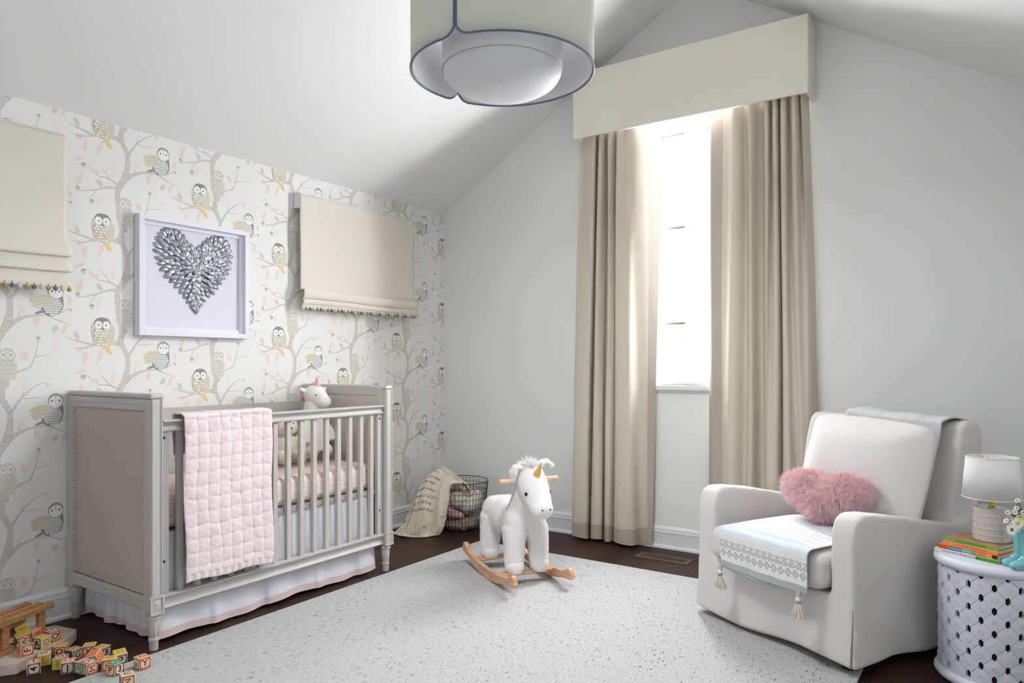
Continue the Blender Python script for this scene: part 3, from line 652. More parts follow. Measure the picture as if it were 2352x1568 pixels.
# far end inner board with rounded top corner and a groove
q = MB(); yy0, yy1 = CY1 - .062, CY1 - .052; r_ = .03
pts = [(.035, .17), (CX1 - .034, .17)] + [(CX1 - .034 - r_ + r_ * cos(R(a)), 1.068 - r_ + r_ * sin(R(a))) for a in range(0, 91, 15)] + [(.035 + r_ + r_ * cos(R(a)), 1.068 - r_ + r_ * sin(R(a))) for a in range(90, 181, 15)]
q.prism([(a - ox, b) for a, b in pts], 'y', yy0 - oy, yy1 - oy); q.build('inner_board', M_crib, far, bevel=.003)
bxs(MB(), (.09, yy0 - .003, 1.018), (CX1 - .07, yy0 + .002, 1.024)).build('moulding', M_crib, far)
q = MB(); q.prism([(a - ox, b) for a, b in [(.035, .17), (CX1 - .034, .17), (CX1 - .034, 1.06), (.035, 1.06)]], 'y', CY0 + .05 - oy, CY0 + .058 - oy); q.build('inner_board', M_crib, near, bevel=.003)
# front rails with cove profile; x outwards
def rail(prof, x, nm_, par=crib):
    return MB().prism([(x + a - ox, b) for a, b in prof], 'y', CY0 + .056 - oy, CY1 - .062 - oy).build(nm_, M_crib, par, autos=50)
cove = lambda z0, z1, o: [(-.040, z0), (-.002, z0), (.002, z0 + .004), (.002, z0 + .007), (-.003, z0 + .010)] + [(-.003 - .007 * sin(pi * k / 8), z0 + .010 + (z1 - z0 - .022) * k / 8) for k in range(1, 8)] + [(-.002, z1 - .012), (.008 + o, z1 - .008), (.008 + o, z1 - .002), (.004 + o, z1), (-.040, z1)]
rail(cove(.912, .962, .004), CX1 - .012, 'top_rail')
rail(cove(.160, .222, .002), CX1 - .014, 'bottom_rail')
rail([(-.010, .865), (.012, .865), (.012, .968), (-.010, .968)], .036, 'back_rail'); rail([(-.010, .17), (.012, .17), (.012, .22), (-.010, .22)], .036, 'back_rail')
SY = [-2.729, -2.655, -2.573, -2.491, -2.409, -2.327, -2.245, -2.163, -2.082, -2.000, -1.918, -1.835, -1.753, -1.671, -1.589, -1.510]
sm = MB().box((-.011, -.012, .215), (.011, .012, .920)).mesh('slat'); sm.materials.append(M_crib)
for y in SY[1:]:
    o = link('slat', sm, crib, bevel=0, loc=(CX1 - .034 - ox, y - oy, 0))
for k, y in enumerate(SY[1:]):
    link('back_slat', sm, crib, loc=(.038 - ox, y - oy, -.01))
for y0, y1 in ((CY0 + .056, CY0 + .092), (CY1 - .098, CY1 - .062)):
    st = bxs(MB(), (CX1 - .046, y0, .215), (CX1 - .022, y1, .920)).build('stile', M_crib, crib, bevel=.002)
    for z in (.36, .885):
        MB().ell((0, 0, 0), (.003, .006, .006), n=10, m=6).build('screw', mat('screw_dark', (60, 56, 54), .4, metal=.6), st, smooth=True, loc=L_((CX1 - .0215, (y0 + y1) / 2 - .004, z)))
# ------------------------------------------------------------------ mattress, dust ruffle, blanket
M_sh = mat('sheet_pink', (232, 216, 210), .9, spec=.1)
def sheet_mat():
    m = bpy.data.materials.new('ribbed_sheet'); m.use_nodes = True; N = m.node_tree.nodes; Lk = m.node_tree.links; b = N['Principled BSDF']
    b.inputs['Roughness'].default_value = .9; tc = N.new('ShaderNodeTexCoord')
    w_ = N.new('ShaderNodeTexWave'); w_.bands_direction = 'Z'; w_.inputs['Scale'].default_value = 26; w_.inputs['Distortion'].default_value = .8
    cr = N.new('ShaderNodeValToRGB'); cr.color_ramp.elements[0].color = (*lin((222, 202, 195)), 1); cr.color_ramp.elements[1].color = (*lin((240, 228, 223)), 1)
    Lk.new(tc.outputs['Object'], w_.inputs[0]); Lk.new(w_.outputs['Fac'], cr.inputs[0]); Lk.new(cr.outputs[0], b.inputs['Base Color'])
    bp = N.new('ShaderNodeBump'); bp.inputs['Strength'].default_value = .5; bp.inputs['Distance'].default_value = .003; Lk.new(w_.outputs['Fac'], bp.inputs['Height']); Lk.new(bp.outputs[0], b.inputs['Normal'])
    return m
mx0, mx1, my0, my1, mz0, mz1 = .065, .672, -2.735, -1.440, .475, .628
o = MB().box((mx0, my0, mz0), (mx1, my1, mz1)).build('crib_mattress', sheet_mat(), bevel=.048, bseg=6); tag(o, 'crib mattress in a pale pink ribbed fitted sheet', 'mattress')
s = MB().box((.056, -2.742, .452), (.690, -1.433, .474)).build('mattress_support', M_crib, crib, loc=(-ox, -oy, 0))
M_rf = mat('ruffle_white', (232, 233, 240), .85, trans=.12); M_rp = mat('ruffle_pink', (226, 204, 202), .85, trans=.1)
rf = thing('bed_skirt', 'white bed skirt with pink border hanging below the crib', 'bed skirt', (.38, -2.09, .01))
def rfb(fx, nm_, um=1.0, ns=120):
    bo = .035
    def g(u, v_):
        p = fx(u, v_); return (p[0] - .38, p[1] + 2.09, p[2] - .01)
    e = .018 / um
    MB().grid(lambda u, v_: g(u * (1 - 2 * e) + e, .075 + .925 * v_), ns, 12).build('cloth', M_rf, rf, smooth=True, fix=False)
    bm_ = MB(); bm_.grid(lambda u, v_: g(u, .075 * v_), ns, 2)
    bm_.grid(lambda u, v_: g(u * e, .075 + .925 * v_), 2, 12); bm_.grid(lambda u, v_: g(1 - e + u * e, .075 + .925 * v_), 2, 12)
    bm_.build('pink_border', M_rp, rf, smooth=True, fix=False, label='pink border of the skirt')
def pleat(u, k): # soft waves with a few sharp box pleats
    x = u * k; fr_ = x - math.floor(x); return .006 * sin(u * 41) + .014 * (1 / (1 + math.exp(-(fr_ - .85) * 60)) - fr_ * .95)
zt = .450
def skf(u, v_):
    y = -2.738 + (1.258 + .035 * (1 - v_)) * u; k = (1 - v_)
    return (.676 + .014 * k + k * pleat(u, 4.3) * 1.1, y, .012 + .012 * (.5 + .5 * sin(u * 12 + 1)) + (zt - .012) * v_)
def skn(u, v_):
    x = .060 + .600 * u; k = (1 - v_)
    return (x - .03 * k * (1 - u), -2.728 - .004 * k - k * pleat(u, 3.1), .012 + (zt - .012) * v_ + .006 * k * sin(u * 14))
def skr(u, v_):
    x = .060 + .600 * u; k = (1 - v_); return (x, -1.462 + k * pleat(u, 2.2), .012 + (zt - .012) * v_)
def skb(u, v_):
    y = -2.72 + 1.25 * u; k = (1 - v_); return (.058 + k * pleat(u, 3.7), y, .012 + (zt - .012) * v_)
rfb(skf, 'front', 2.2, 160); rfb(skn, 'near', 1.3, 90); rfb(skr, 'far', 1.0, 60); rfb(skb, 'back', 2.2, 90)
# quilted blanket folded over the front rail
def qf(u, v_):
    yl, yr = -2.662, -2.213; y = yl + (yr - yl) * u + .004 * sin(v_ * 13)
    s_ = v_ * 1.0 # 0 = front hem, 1 = inside hem
    Lf, top = .712, .058; x_out, x_in = CX1 + .012, CX1 - .068; d = s_ * (Lf + top + .20)
    zT = .984
    if d < Lf: k = d / Lf; x = x_out + .014 * (1 - k) ** 2; z = zT - .012 - (Lf - d); nrm = (1, 0)
    elif d < Lf + top + .03:
        a = (d - Lf) / (top + .03) * pi; x = (x_out + x_in) / 2 + (x_out - x_in) / 2 * cos(a); z = zT - .012 + .012 * sin(a); nrm = (cos(a), sin(a))
    else: x = x_in; z = zT - .012 - (d - Lf - top - .03); nrm = (-1, 0)
    # hand-stitched squares: every second crossing is tied down
    nu_, ds = 8.0, .058; a = u * nu_; b = d / ds
    cell = abs(sin(pi * a)) ** .55 * abs(sin(pi * (b + .5 * (int(a) % 2)))) ** .5
    jx = .10 * vnoise(u * 9, d * 16, 5); cell = abs(sin(pi * (a + jx))) ** .5 * abs(sin(pi * (b + jx * 1.3))) ** .5; pin = math.exp(-(((a + jx + .5) % 1 - .5) ** 2 + ((b + jx * 1.3 + .5) % 1 - .5) ** 2) / .018) * ((round(a + jx) + round(b + jx * 1.3)) % 2)
    puff = .0046 * cell - .0040 * pin + .0022 * vnoise(u * 8, d * 9, 2) + .0007 * vnoise(d * 60, u * 21, 7)
    if d < .032: puff *= .5; x += .0025 * sin(u * 75)
    edge = min(u, 1 - u); puff *= min(1, edge / .02 + .3)
    return (x + nrm[0] * puff + .004 * sin(u * 5 + 1) * (d < Lf), y, z + nrm[1] * puff + (.004 * sin(u * 11) - .012 * u if d < .3 else 0) * (1 - d / .3 if d < .3 else 0))
M_q = mat('quilt_pink', (226, 212, 214), .9, spec=.08, bump=(70, .8), mott=(30, .03))
bk = MB().grid(qf, 150, 240).build('quilted_blanket', M_q, smooth=True, fix=False, solid=.005); tag(bk, 'pale pink quilted blanket folded over the front rail of the crib', 'blanket')
# ------------------------------------------------------------------ rug
def rug_mat():
    m = bpy.data.materials.new('rug_wool'); m.use_nodes = True; N = m.node_tree.nodes; Lk = m.node_tree.links; b = N['Principled BSDF']
    b.inputs['Roughness'].default_value = .95; b.inputs['Specular IOR Level'].default_value = .08
    tc = N.new('ShaderNodeTexCoord')
    def noise(sc, det, scale):
        mp = N.new('ShaderNodeMapping'); mp.inputs['Scale'].default_value = sc; n = N.new('ShaderNodeTexNoise'); n.inputs['Scale'].default_value = scale; n.inputs['Detail'].default_value = det
        Lk.new(tc.outputs['Object'], mp.inputs[0]); Lk.new(mp.outputs[0], n.inputs['Vector']); return n
    def ramp(n, p0, p1, c0, c1):
        r_ = N.new('ShaderNodeValToRGB'); r_.color_ramp.elements[0].position = p0; r_.color_ramp.elements[1].position = p1
        r_.color_ramp.elements[0].color = (*c0, 1); r_.color_ramp.elements[1].color = (*c1, 1); Lk.new(n.outputs['Fac'], r_.inputs[0]); return r_
    base = ramp(noise((60, 14, 1), 3, 3.2), .35, .7, lin((172, 171, 168)), lin((190, 191, 194)))
    fl = ramp(noise((46, 6.5, 1), 2.2, 4.2), .625, .675, (1, 1, 1), lin((84, 88, 108)))
    sp = ramp(noise((4, 2, 1), 2, 1.6), .40, .62, (0, 0, 0), (1, 1, 1))
    mx = N.new('ShaderNodeMix'); mx.data_type = 'RGBA'; mx.blend_type = 'MULTIPLY'; mx.inputs[0].default_value = .95
    ml = N.new('ShaderNodeMath'); ml.operation = 'MULTIPLY_ADD'; ml.inputs[1].default_value = .55; ml.inputs[2].default_value = .45; Lk.new(sp.outputs[0], ml.inputs[0]); Lk.new(ml.outputs[0], mx.inputs[0])
    Lk.new(base.outputs[0], mx.inputs[6]); Lk.new(fl.outputs[0], mx.inputs[7]); Lk.new(mx.outputs[2], b.inputs['Base Color'])
    bn = noise((1.0, .7, 1), 3, 240); bp = N.new('ShaderNodeBump'); bp.inputs['Strength'].default_value = .4; bp.inputs['Distance'].default_value = .003
    Lk.new(bn.outputs['Fac'], bp.inputs['Height']); Lk.new(bp.outputs[0], b.inputs['Normal'])
    return m
o = MB().box((.780, -3.62, .0005), (3.215, -.568, .012)).build('area_rug', rug_mat(), bevel=.004); tag(o, 'large ivory wool rug flecked with grey on the dark floor', 'rug')

# ------------------------------------------------------------------ armchair (local x = along the front, y = towards the back)
CH = (2.45, -1.075); CR = atan2(-.462, .887)
chair = thing('armchair', 'white slipcovered armchair with wide arms beside the drum table', 'armchair', (CH[0], CH[1], .012), CR)
zo = -.012
M_sl = mat('slipcover_white', (216, 213, 211), .92, spec=.1, bump=(420, .12), mott=(5, .012))
u = MB()
def arm(x0, x1):
    prof = [(.0, .034), (.0, .50), (.004, .555), (.022, .598), (.060, .618), (.14, .612), (.30, .588), (.45, .560), (.60, .532), (.68, .526), (.75, .530), (.80, .562), (.825, .62), (.84, .70), (.83, .034)]
    u.prism([(a + .012, b + zo) for a, b in prof], 'x', x0, x1)
arm(.006, .112); arm(.733, .839)
# back slab with rounded crown, leaning slightly
bkp = [(.66, .225), (.67, .50), (.715, .70), (.750, .86), (.765, .915), (.795, .945), (.85, .952), (.900, .940), (.928, .905), (.932, .84), (.905, .70), (.868, .56), (.862, .225)]
u.prism([(a, b + zo) for a, b in bkp if b > .49] , 'x', .030, .815); u.box((.006, .66, .034 + zo), (.839, .862, .50 + zo))
u.box((.006, .012, .034 + zo), (.839, .86, .298 + zo))
me = union(u, .0095, 9, .6, 'slipcover')
# soft pulls and creases in the cloth
NR = [(v_.co.copy(), v_.normal.copy()) for v_ in me.vertices]; CO = []
for p, n_ in NR:
    k = .0022 * vnoise(p.x * 9, p.z * 11 + p.y * 6, 1) + .0009 * vnoise(p.x * 31, p.z * 27 + p.y * 22, 3)
    if .10 < p.x < .14 and p.z > .35: k += .0035 * max(0, sin(p.y * 42 + p.z * 26)) * (1 if .2 < p.y < .6 else 0)
    zz = p.z - zo; kk = max(0, 1 - (zz - .03) / .27)
    if kk > 0:
        nh = Vector((n_.x, n_.y, 0)); q_ = p.x * 9 + p.y * 11
        k = k * (1 - kk) ; p = p + nh * (.010 * kk + kk * kk * .010 * (sin(q_) + .5 * sin(q_ * 2.1 + 1)))
        if zz < .12: p = p + Vector((0, 0, (.012 * sin(p.x * 8 + 2.6) + .010 * sin(p.y * 9)) * (1 - (zz - .03) / .09)))
    CO.extend(p + n_ * k)
me.vertices.foreach_set('co', CO); me.update()
setmat(me, M_sl)
wd = bpy.data.objects.new('w', MB().prism([(.30, .0), (.30, .26)][:0] + [(-.0055, .0), (.0055, .0), (.0008, .265), (-.0008, .265)], 'y', -.06, .030, Matrix.Translation((.834, .020, zo)) @ Matrix.Rotation(R(0), 4, 'Z')).mesh('w')); COL.objects.link(wd)
tmp = bpy.data.objects.new('b', me); COL.objects.link(tmp); bo_ = tmp.modifiers.new('b', 'BOOLEAN'); bo_.operation = 'DIFFERENCE'; bo_.object = wd; bo_.solver = 'EXACT'
bpy.context.view_layer.update(); me = bpy.data.meshes.new_from_object(tmp.evaluated_get(bpy.context.evaluated_depsgraph_get())); bpy.data.objects.remove(tmp); bpy.data.objects.remove(wd)
me.polygons.foreach_set('use_smooth', [True] * len(me.polygons)); me.set_sharp_from_angle(angle=R(50)); setmat(me, M_sl); body = link('slipcover', me, chair)
def skirt(f, nm_='skirt', n=90): return MB().grid(f, n, 14).build(nm_, M_sl, chair, smooth=True, fix=False, solid=.003)
def zlow(s): return .022 + .022 * (.5 + .5 * sin(s * 7 + 1.0)) + .010 * (1 - s)
def wv(s, k, a=.010): return k * k * a * (sin(s * 9.0) + .5 * sin(s * 19 + 1) + .3 * sin(s * 31))
def so(k): return -.0035 + .0055 * min(1, k * 5) + .004 * k
def sk_front(a, v_):
    k = 1 - v_; x = .001 + .842 * a; return (x + .004 * k * (a - .5), .012 - .0115 - so(k) - .001 * 0 + wv(a, k, .0035), zo + zlow(a) * k + .296 * v_)
def sk_right(a, v_):
    k = 1 - v_; y = .004 + .870 * a; return (.8395 + so(k) + wv(a + .35, k, .006) + .010 * k * k * math.exp(-((a - .42) / .14) ** 2), y - .004 * k, zo + (.020 + .014 * abs(sin(a * 6))) * k + .296 * v_)
def sk_left(a, v_):
    k = 1 - v_; y = .004 + .870 * a; return (.0055 - so(k) - wv(a, k, .004), y, zo + (.030 + .008 * abs(sin(a * 6))) * k + .296 * v_)
def sk_back(a, v_):
    k = 1 - v_; return (.842 * a, .864 + so(k) + wv(a, k, .006), zo + .028 * k + .296 * v_)
legs_m = mat('dark_foot', (40, 32, 28), .5)
for x in (.07, .77):
    for y in (.08, .80): MB().lathe([(.028, 0), (.032, .05)], (x, y, .0), 16).build('leg', legs_m, chair, smooth=True)
# cushions: crowned boxes with welted edges
def cushion(cx, cy, cz, sx, sy, sz, T=None, crown=.02, corner=.035, n=30, pinch=0.0, seed=0):
    """box cushion: thin axis is local z"""
    mb = MB()
    def side(sg):
        def f(a, b):
            x, y = 2 * a - 1, 2 * b - 1
            # superellipse-like outline
            ex = math.copysign(abs(x) ** .85, x); ey = math.copysign(abs(y) ** .85, y)
            px = ex * sx / 2 * (1 - pinch * (1 - abs(ey) ** 2) * abs(ex) ** 3 * -1 * 0) ; py = ey * sy / 2
            c = pinch * (abs(x) * abs(y)) ** 6
            px *= 1 - pinch * .5 * (1 - y * y) * 0; e = (1 - abs(x) ** 7) * (1 - abs(y) ** 7); e = max(0, e) ** .42
            h = sz / 2 * (.40 if True else 0) * e + (sz * .10 + crown) * (1 - x * x) * (1 - y * y) + .0015 * vnoise(x * 5, y * 5, seed) * e
            bow = -.010 * (1 - y * y) * abs(ex) * math.copysign(1, x) * (pinch > 0); bo2 = -.008 * (1 - x * x) * math.copysign(1, y) * abs(ey) * (pinch > 0)
            return (cx + px + bow * 1.0 , cy + py + bo2, cz + sg * h)
        return f
    mb.grid(side(1), n, n); mb.grid(side(-1), n, n)
    return mb
def boxcush(x0, x1, y0, y1, z0, z1, nm_, bev, crown, seed):
    mb = MB(); mb.box((x0, y0, z0), (x1, y1, z1)); me_ = mb.mesh(nm_)
    bm = bmesh.new(); bm.from_mesh(me_); bmesh.ops.subdivide_edges(bm, edges=bm.edges[:], cuts=24, use_grid_fill=True)
    cx, cy, cz = (x0 + x1) / 2, (y0 + y1) / 2, (z0 + z1) / 2; hx, hy, hz = (x1 - x0) / 2, (y1 - y0) / 2, (z1 - z0) / 2
    for v_ in bm.verts:
        p = v_.co; a = Vector((p.x - cx, p.y - cy, p.z - cz)); inner = Vector((max(-hx + bev, min(hx - bev, a.x)), max(-hy + bev, min(hy - bev, a.y)), max(-hz + bev, min(hz - bev, a.z))))
        d = a - inner
        if d.length > 1e-6: a = inner + d.normalized() * bev
        fx, fy, fz = a.x / hx, a.y / hy, a.z / hz
        a.z += crown * (1 - fx * fx) * (1 - fy * fy) * math.copysign(1, a.z) * abs(fz); a.y += crown * .5 * (1 - fx * fx) * (1 - fz * fz) * fy; a.x += crown * .4 * (1 - fy * fy) * (1 - fz * fz) * fx
        a += Vector((0, 0, 1)) * .0022 * vnoise(a.x * 14, a.y * 12, seed)
        v_.co = Vector((cx, cy, cz)) + a
    bm.to_mesh(me_); bm.free(); me_.polygons.foreach_set('use_smooth', [True] * len(me_.polygons)); setmat(me_, M_sl); return me_
me = boxcush(.118, .727, -.030, .640, .305 + zo, .452 + zo, 'seat_cushion', .045, .018, 2)
link('seat_cushion', me, chair)
me = boxcush(-.305, .305, -.245, .245, -.080, .080, 'back_cushion', .060, .045, 5)
for v_ in me.vertices:   # knife-edge pillow: corners drawn out, sides drawn in
    x, y = v_.co.x / .31, v_.co.y / .25; e = max(abs(x), abs(y)); v_.co.z *= 1 - .55 * max(0, (e - .55) / .45) ** 1.6
    v_.co.x *= 1 + .02 * (y * y) - .02; v_.co.y *= 1 + .03 * (x * x) - .03
    v_.co.z += .004 * sin(x * 7 + y * 3) * (1 - e * e if e < 1 else 0)
o = link('back_cushion', me, chair); o.rotation_euler = (R(73), R(2.5), R(-2)); o.location = (.482, .560, .700 + zo)
sm2 = MB().tube([(x, y, 0) for x, y in [(cos(a) * .30, sin(a) * .24) for a in [2 * pi * i / 40 for i in range(40)]]], .001, 5, closed=True)

# heart pillow
hp = thing('heart_pillow', 'fluffy pink heart shaped pillow on the armchair seat', 'pillow', (0, 0, 0), 0)
TC = Matrix.Translation((CH[0], CH[1], 0)) @ Matrix.Rotation(CR, 4, 'Z')
hp.matrix_world = TC @ Matrix.Translation((.462, .335, .600)) @ Matrix.Rotation(R(-19), 4, 'X') @ Matrix.Rotation(R(-3), 4, 'Y')
def hfn():
    hm = MB(); nr, na = 12, 64
    vs = []
    def hc(a):
        x = 16 * sin(a) ** 3; y = 13 * cos(a) - 5 * cos(2 * a) - 2 * cos(3 * a) - cos(4 * a)
        return x / 16 * .212, (y + 3.0) / 14.5 * .112
    for sg in (1, -1):
        for i in range(nr + 1):
            r_ = i / nr; h = .082 * sqrt(max(0, 1 - r_ ** 2.6))
            for j in range(na):
                x, z = hc(2 * pi * j / na); vs.append((x * r_, -sg * h * (1.0 - .22 * math.exp(-(x * r_ / .05) ** 2) * (z * r_ > .02)), z * r_ - .004))
    fs = []
    for s_ in range(2):
        o_ = s_ * (nr + 1) * na
        for i in range(nr):
            for j in range(na): fs.append((o_ + i * na + j, o_ + i * na + (j + 1) % na, o_ + (i + 1) * na + (j + 1) % na, o_ + (i + 1) * na + j))
    hm.add(vs, fs); return hm
mb = hfn(); me = mb.mesh('cushion', True)
bm = bmesh.new(); bm.from_mesh(me); bmesh.ops.remove_doubles(bm, verts=bm.verts, dist=.0004); bmesh.ops.recalc_face_normals(bm, faces=bm.faces); bm.to_mesh(me); bm.free(); me.polygons.foreach_set('use_smooth', [True] * len(me.polygons))
setmat(me, mat('pillow_pink', (238, 196, 202), .9, sheen=.3)); link('cushion', me, hp)
M_fp = mat('pink_fur', (250, 216, 220), .75, spec=.15, sheen=.4)
fm_ = fur(me, 42000, .030, .00062, seed=3, jit=.30, grav=.28, clump=.011); setmat(fm_, M_fp); o = link('fur', fm_, hp); o['kind'] = 'stuff'

# woven throw over the seat front, two tassels, second throw behind the cushion
def throw_mat():
    m = bpy.data.materials.new('throw_weave'); m.use_nodes = True; N = m.node_tree.nodes; Lk = m.node_tree.links; b = N['Principled BSDF']
    b.inputs['Roughness'].default_value = .95; b.inputs['Specular IOR Level'].default_value = .08
    a = N.new('ShaderNodeAttribute'); a.attribute_name = 'weave'; Lk.new(a.outputs['Color'], b.inputs['Base Color'])
    tc = N.new('ShaderNodeTexCoord'); n = N.new('ShaderNodeTexNoise'); n.inputs['Scale'].default_value = 330; n.inputs['Detail'].default_value = 3; Lk.new(tc.outputs['Object'], n.inputs[0])
    bp = N.new('ShaderNodeBump'); bp.inputs['Strength'].default_value = .6; bp.inputs['Distance'].default_value = .003; Lk.new(n.outputs['Fac'], bp.inputs['Height']); Lk.new(bp.outputs[0], b.inputs['Normal'])
    return m
M_tw = throw_mat()
cW, cB, cG, cI = (236, 234, 230), (214, 222, 232), (176, 182, 184), (158, 166, 166)
def weave(u_, s):
    """u_ across 0..1, s metres from the hem"""
    if s < .030: return cI if int(u_ * 300) % 2 == 0 and int(s / .0035) % 2 == 0 else (182, 188, 188)
    if s < .050: return cW
    if s < .128:
        t = (s - .050) / .078; k = u_ * 13.0; ph = k - math.floor(k) - .5
        if t < .50:
            d = abs(ph) * 2 + abs(t / .50 - .5) * 2
            if .52 < d < 1.0 or d < .32: return cG
            return cW
        t2 = (t - .50) / .50; ph2 = (k + .5) - math.floor(k + .5) - .5; d = abs(ph2) * 2 + abs(t2 * .8 - .25) * 2.0
        if .58 < d < 1.0 or d < .36: return cG
        if t2 > .72 and abs(abs(ph) * 2 - (t2 - .72) * 3) < .22: return cG
        return cW
    if s < .158: return cW
    if s < .215: return cB if (int(u_ * 160) * 7 + int(s / .003) * 5) % 7 > 1 else (196, 206, 216)
    r_ = (s - .215) % .046
    if r_ < .006: return cG if (int(u_ * 70)) % 3 else cW
    if .012 < r_ < .018: return (200, 206, 212) if int(u_ * 120) % 2 else cW
    return (230, 233, 238)
tn = thing('throw_blanket', 'grey and white patterned throw with tassels draped over the armchair seat', 'blanket', (0, 0, 0)); tn.matrix_world = TC @ Matrix.Translation((.45, .1, .455))
def thf(u_, v_):
    s = v_ * .62; x = .215 + .475 * u_; skew = -.035
    drop = .150
    if s < drop:
        k = (drop - s); y = -.062 - .002 * k + .004 * sin(u_ * 8) * k / drop; z = .452 - .012 - k * .98 - .010 * u_ * 0
    elif s < drop + .055:
        a = (s - drop) / .055 * pi / 2; y = -.062 + .036 * (1 - cos(a)); z = .440 + .030 * sin(a)
    else:
        k = s - drop - .055; y = -.026 + k; z = .470 + .006 * sin(min(1, k / .4) * pi / 2) * (1 - (2 * u_ - 1) ** 2) + .010 * (1 - (2 * u_ - 1) ** 2) + .004 * (1 - (2 * ((y + .03) / .67) - 1) ** 2)
    x += skew * (1 - min(1, s / .4)) * (1 - u_) * -0.6 + .012 * (s - .2); z += .0012 * sin(u_ * 23 + s * 9)
    if s < .03: z -= .0
    return (x - .45, y - .1, z - .455)
nu, nv = 260, 200
me = MB().grid(thf, nu, nv).mesh('cloth', True, fix=False); me.materials.append(M_tw)
ca = me.color_attributes.new('weave', 'FLOAT_COLOR', 'CORNER'); arr = np.zeros((len(me.loops), 4), np.float32); li = 0
for j in range(nv):
    for i in range(nu):
        c = lin(weave((i + .5) / nu, (j + .5) / nv * .62)); arr[li:li + 4] = (*c, 1); li += 4
ca.data.foreach_set('color', arr.ravel()); link('cloth', me, tn, solid=.005)
def under(u_, v_):   # lower layer of the folded throw peeping out under the hem
    return (.232 + .43 * u_ - .45, -.058 - .1 + .003 * sin(u_ * 9), .30 - .455 - .034 * (1 - v_) * (.35 + .65 * sin(pi * min(1, u_ * 1.05)) ** .8) + .01)
MB().grid(under, 60, 4).build('lower_layer', mat('throw_grey', (178, 186, 188), .95, bump=(300, .5)), tn, smooth=True, solid=.004, label='plain grey underside of the throw')
M_ts = mat('tassel_yarn', (228, 222, 208), .95)
def tassel(x, y, z):
    t_ = MB(); t_.lathe([(.002, .022), (.010, .018), (.011, .006), (.009, .0)], (0, 0, 0), 12)
    rng = random.Random(int(x * 1000))
    for i in range(190):
        a = rng.random() * 2 * pi; r0 = .008 * sqrt(rng.random()); r1 = .006 + .030 * sqrt(rng.random()); L = .052 + .012 * rng.random()
        p = [(r0 * cos(a), r0 * sin(a) * .6, .004), ((r0 + r1) / 2 * cos(a) * .9, (r0 + r1) / 2 * sin(a) * .55, -L * .45), (r1 * cos(a), r1 * sin(a) * .55, -L)]
        t_.tube(p, .0011, 4, caps=False)
    tt = t_.build('tassel', M_ts, tn, smooth=True, fix=False, loc=(x, y, z))
    MB().lathe([(.0108, -.003), (.0122, 0), (.0122, .004), (.0108, .006)], (0, 0, 0), 14).build('binding', mat('tassel_binding', (150, 158, 160), .9), tt, smooth=True)
    MB().box((-.010, -.004, .018), (.010, .004, .045)).build('loop', mat('throw_grey', (0, 0, 0)), tt, bevel=.002)
tassel(.242 - .45, -.078 - .1, .262 - .455); tassel(.662 - .45, -.078 - .1, .262 - .455)
th2 = thing('throw_blanket', 'pale grey knitted throw showing above the armchair back cushion', 'blanket', (0, 0, 0)); th2.matrix_world = TC @ Matrix.Translation((.55, .78, .955))
def t2(u_, v_):
    x = .30 + .46 * u_ + .02 * v_; s = v_ * .42
    if s < .10: y = .688 + s * .12; z = .955 - (.10 - s) * .98
    elif s < .30: k = (s - .10) / .20; y = .700 + .185 * k; z = .957 + .014 * sin(pi * k) + .010 * math.exp(-((u_ - .12) / .09) ** 2)
    else: y = .893; z = .952 - (s - .30)
    z += .003 * sin(u_ * 17 + s * 20) + .006 * math.exp(-((u_ - .04) / .05) ** 2) - (.016 * u_)
    return (x - .55, y - .78, z - .955 + .006)
MB().grid(t2, 70, 60).build('cloth', mat('knit_grey', (206, 207, 208), .95, bump=(170, 1.0), mott=(60, .12)), th2, smooth=True, fix=False, solid=.009)
# ------------------------------------------------------------------ drum side table
tb = thing('drum_table', 'round white lattice drum table right of the armchair', 'side table', (3.640, -1.130, 0)); TR_ = .200
M_tb = mat('table_white', (222, 225, 234), .38, spec=.5, bump=(40, .05))
def ringprof(z0, z1, ro, ri=0.0):
    zc, h = (z0 + z1) / 2, (z1 - z0) / 2
    return [(ro - h + h * cos(R(a)), zc + h * sin(R(a))) for a in range(-90, 91, 15)]
MB().lathe([(0.001, .428)] + ringprof(.428, .470, TR_) + [(0.001, .470)], (0, 0, 0), 72).build('table_top', M_tb, tb, smooth=True, autos=60)
MB().lathe([(.172, .002)] + ringprof(.002, .040, TR_ - .001) + [(.172, .040)], (0, 0, 0), 72, closed=True).build('base_ring', M_tb, tb, smooth=True, autos=60)
NC = 28; RB = .183; cw = 2 * pi / NC; ch = .0412; hr = .0152  # hole half diagonal
lat = MB(); rings = []
z_top = .432; hrang = hr / RB
def cyl(a, z, r_): return (r_ * cos(a), r_ * sin(a), z)
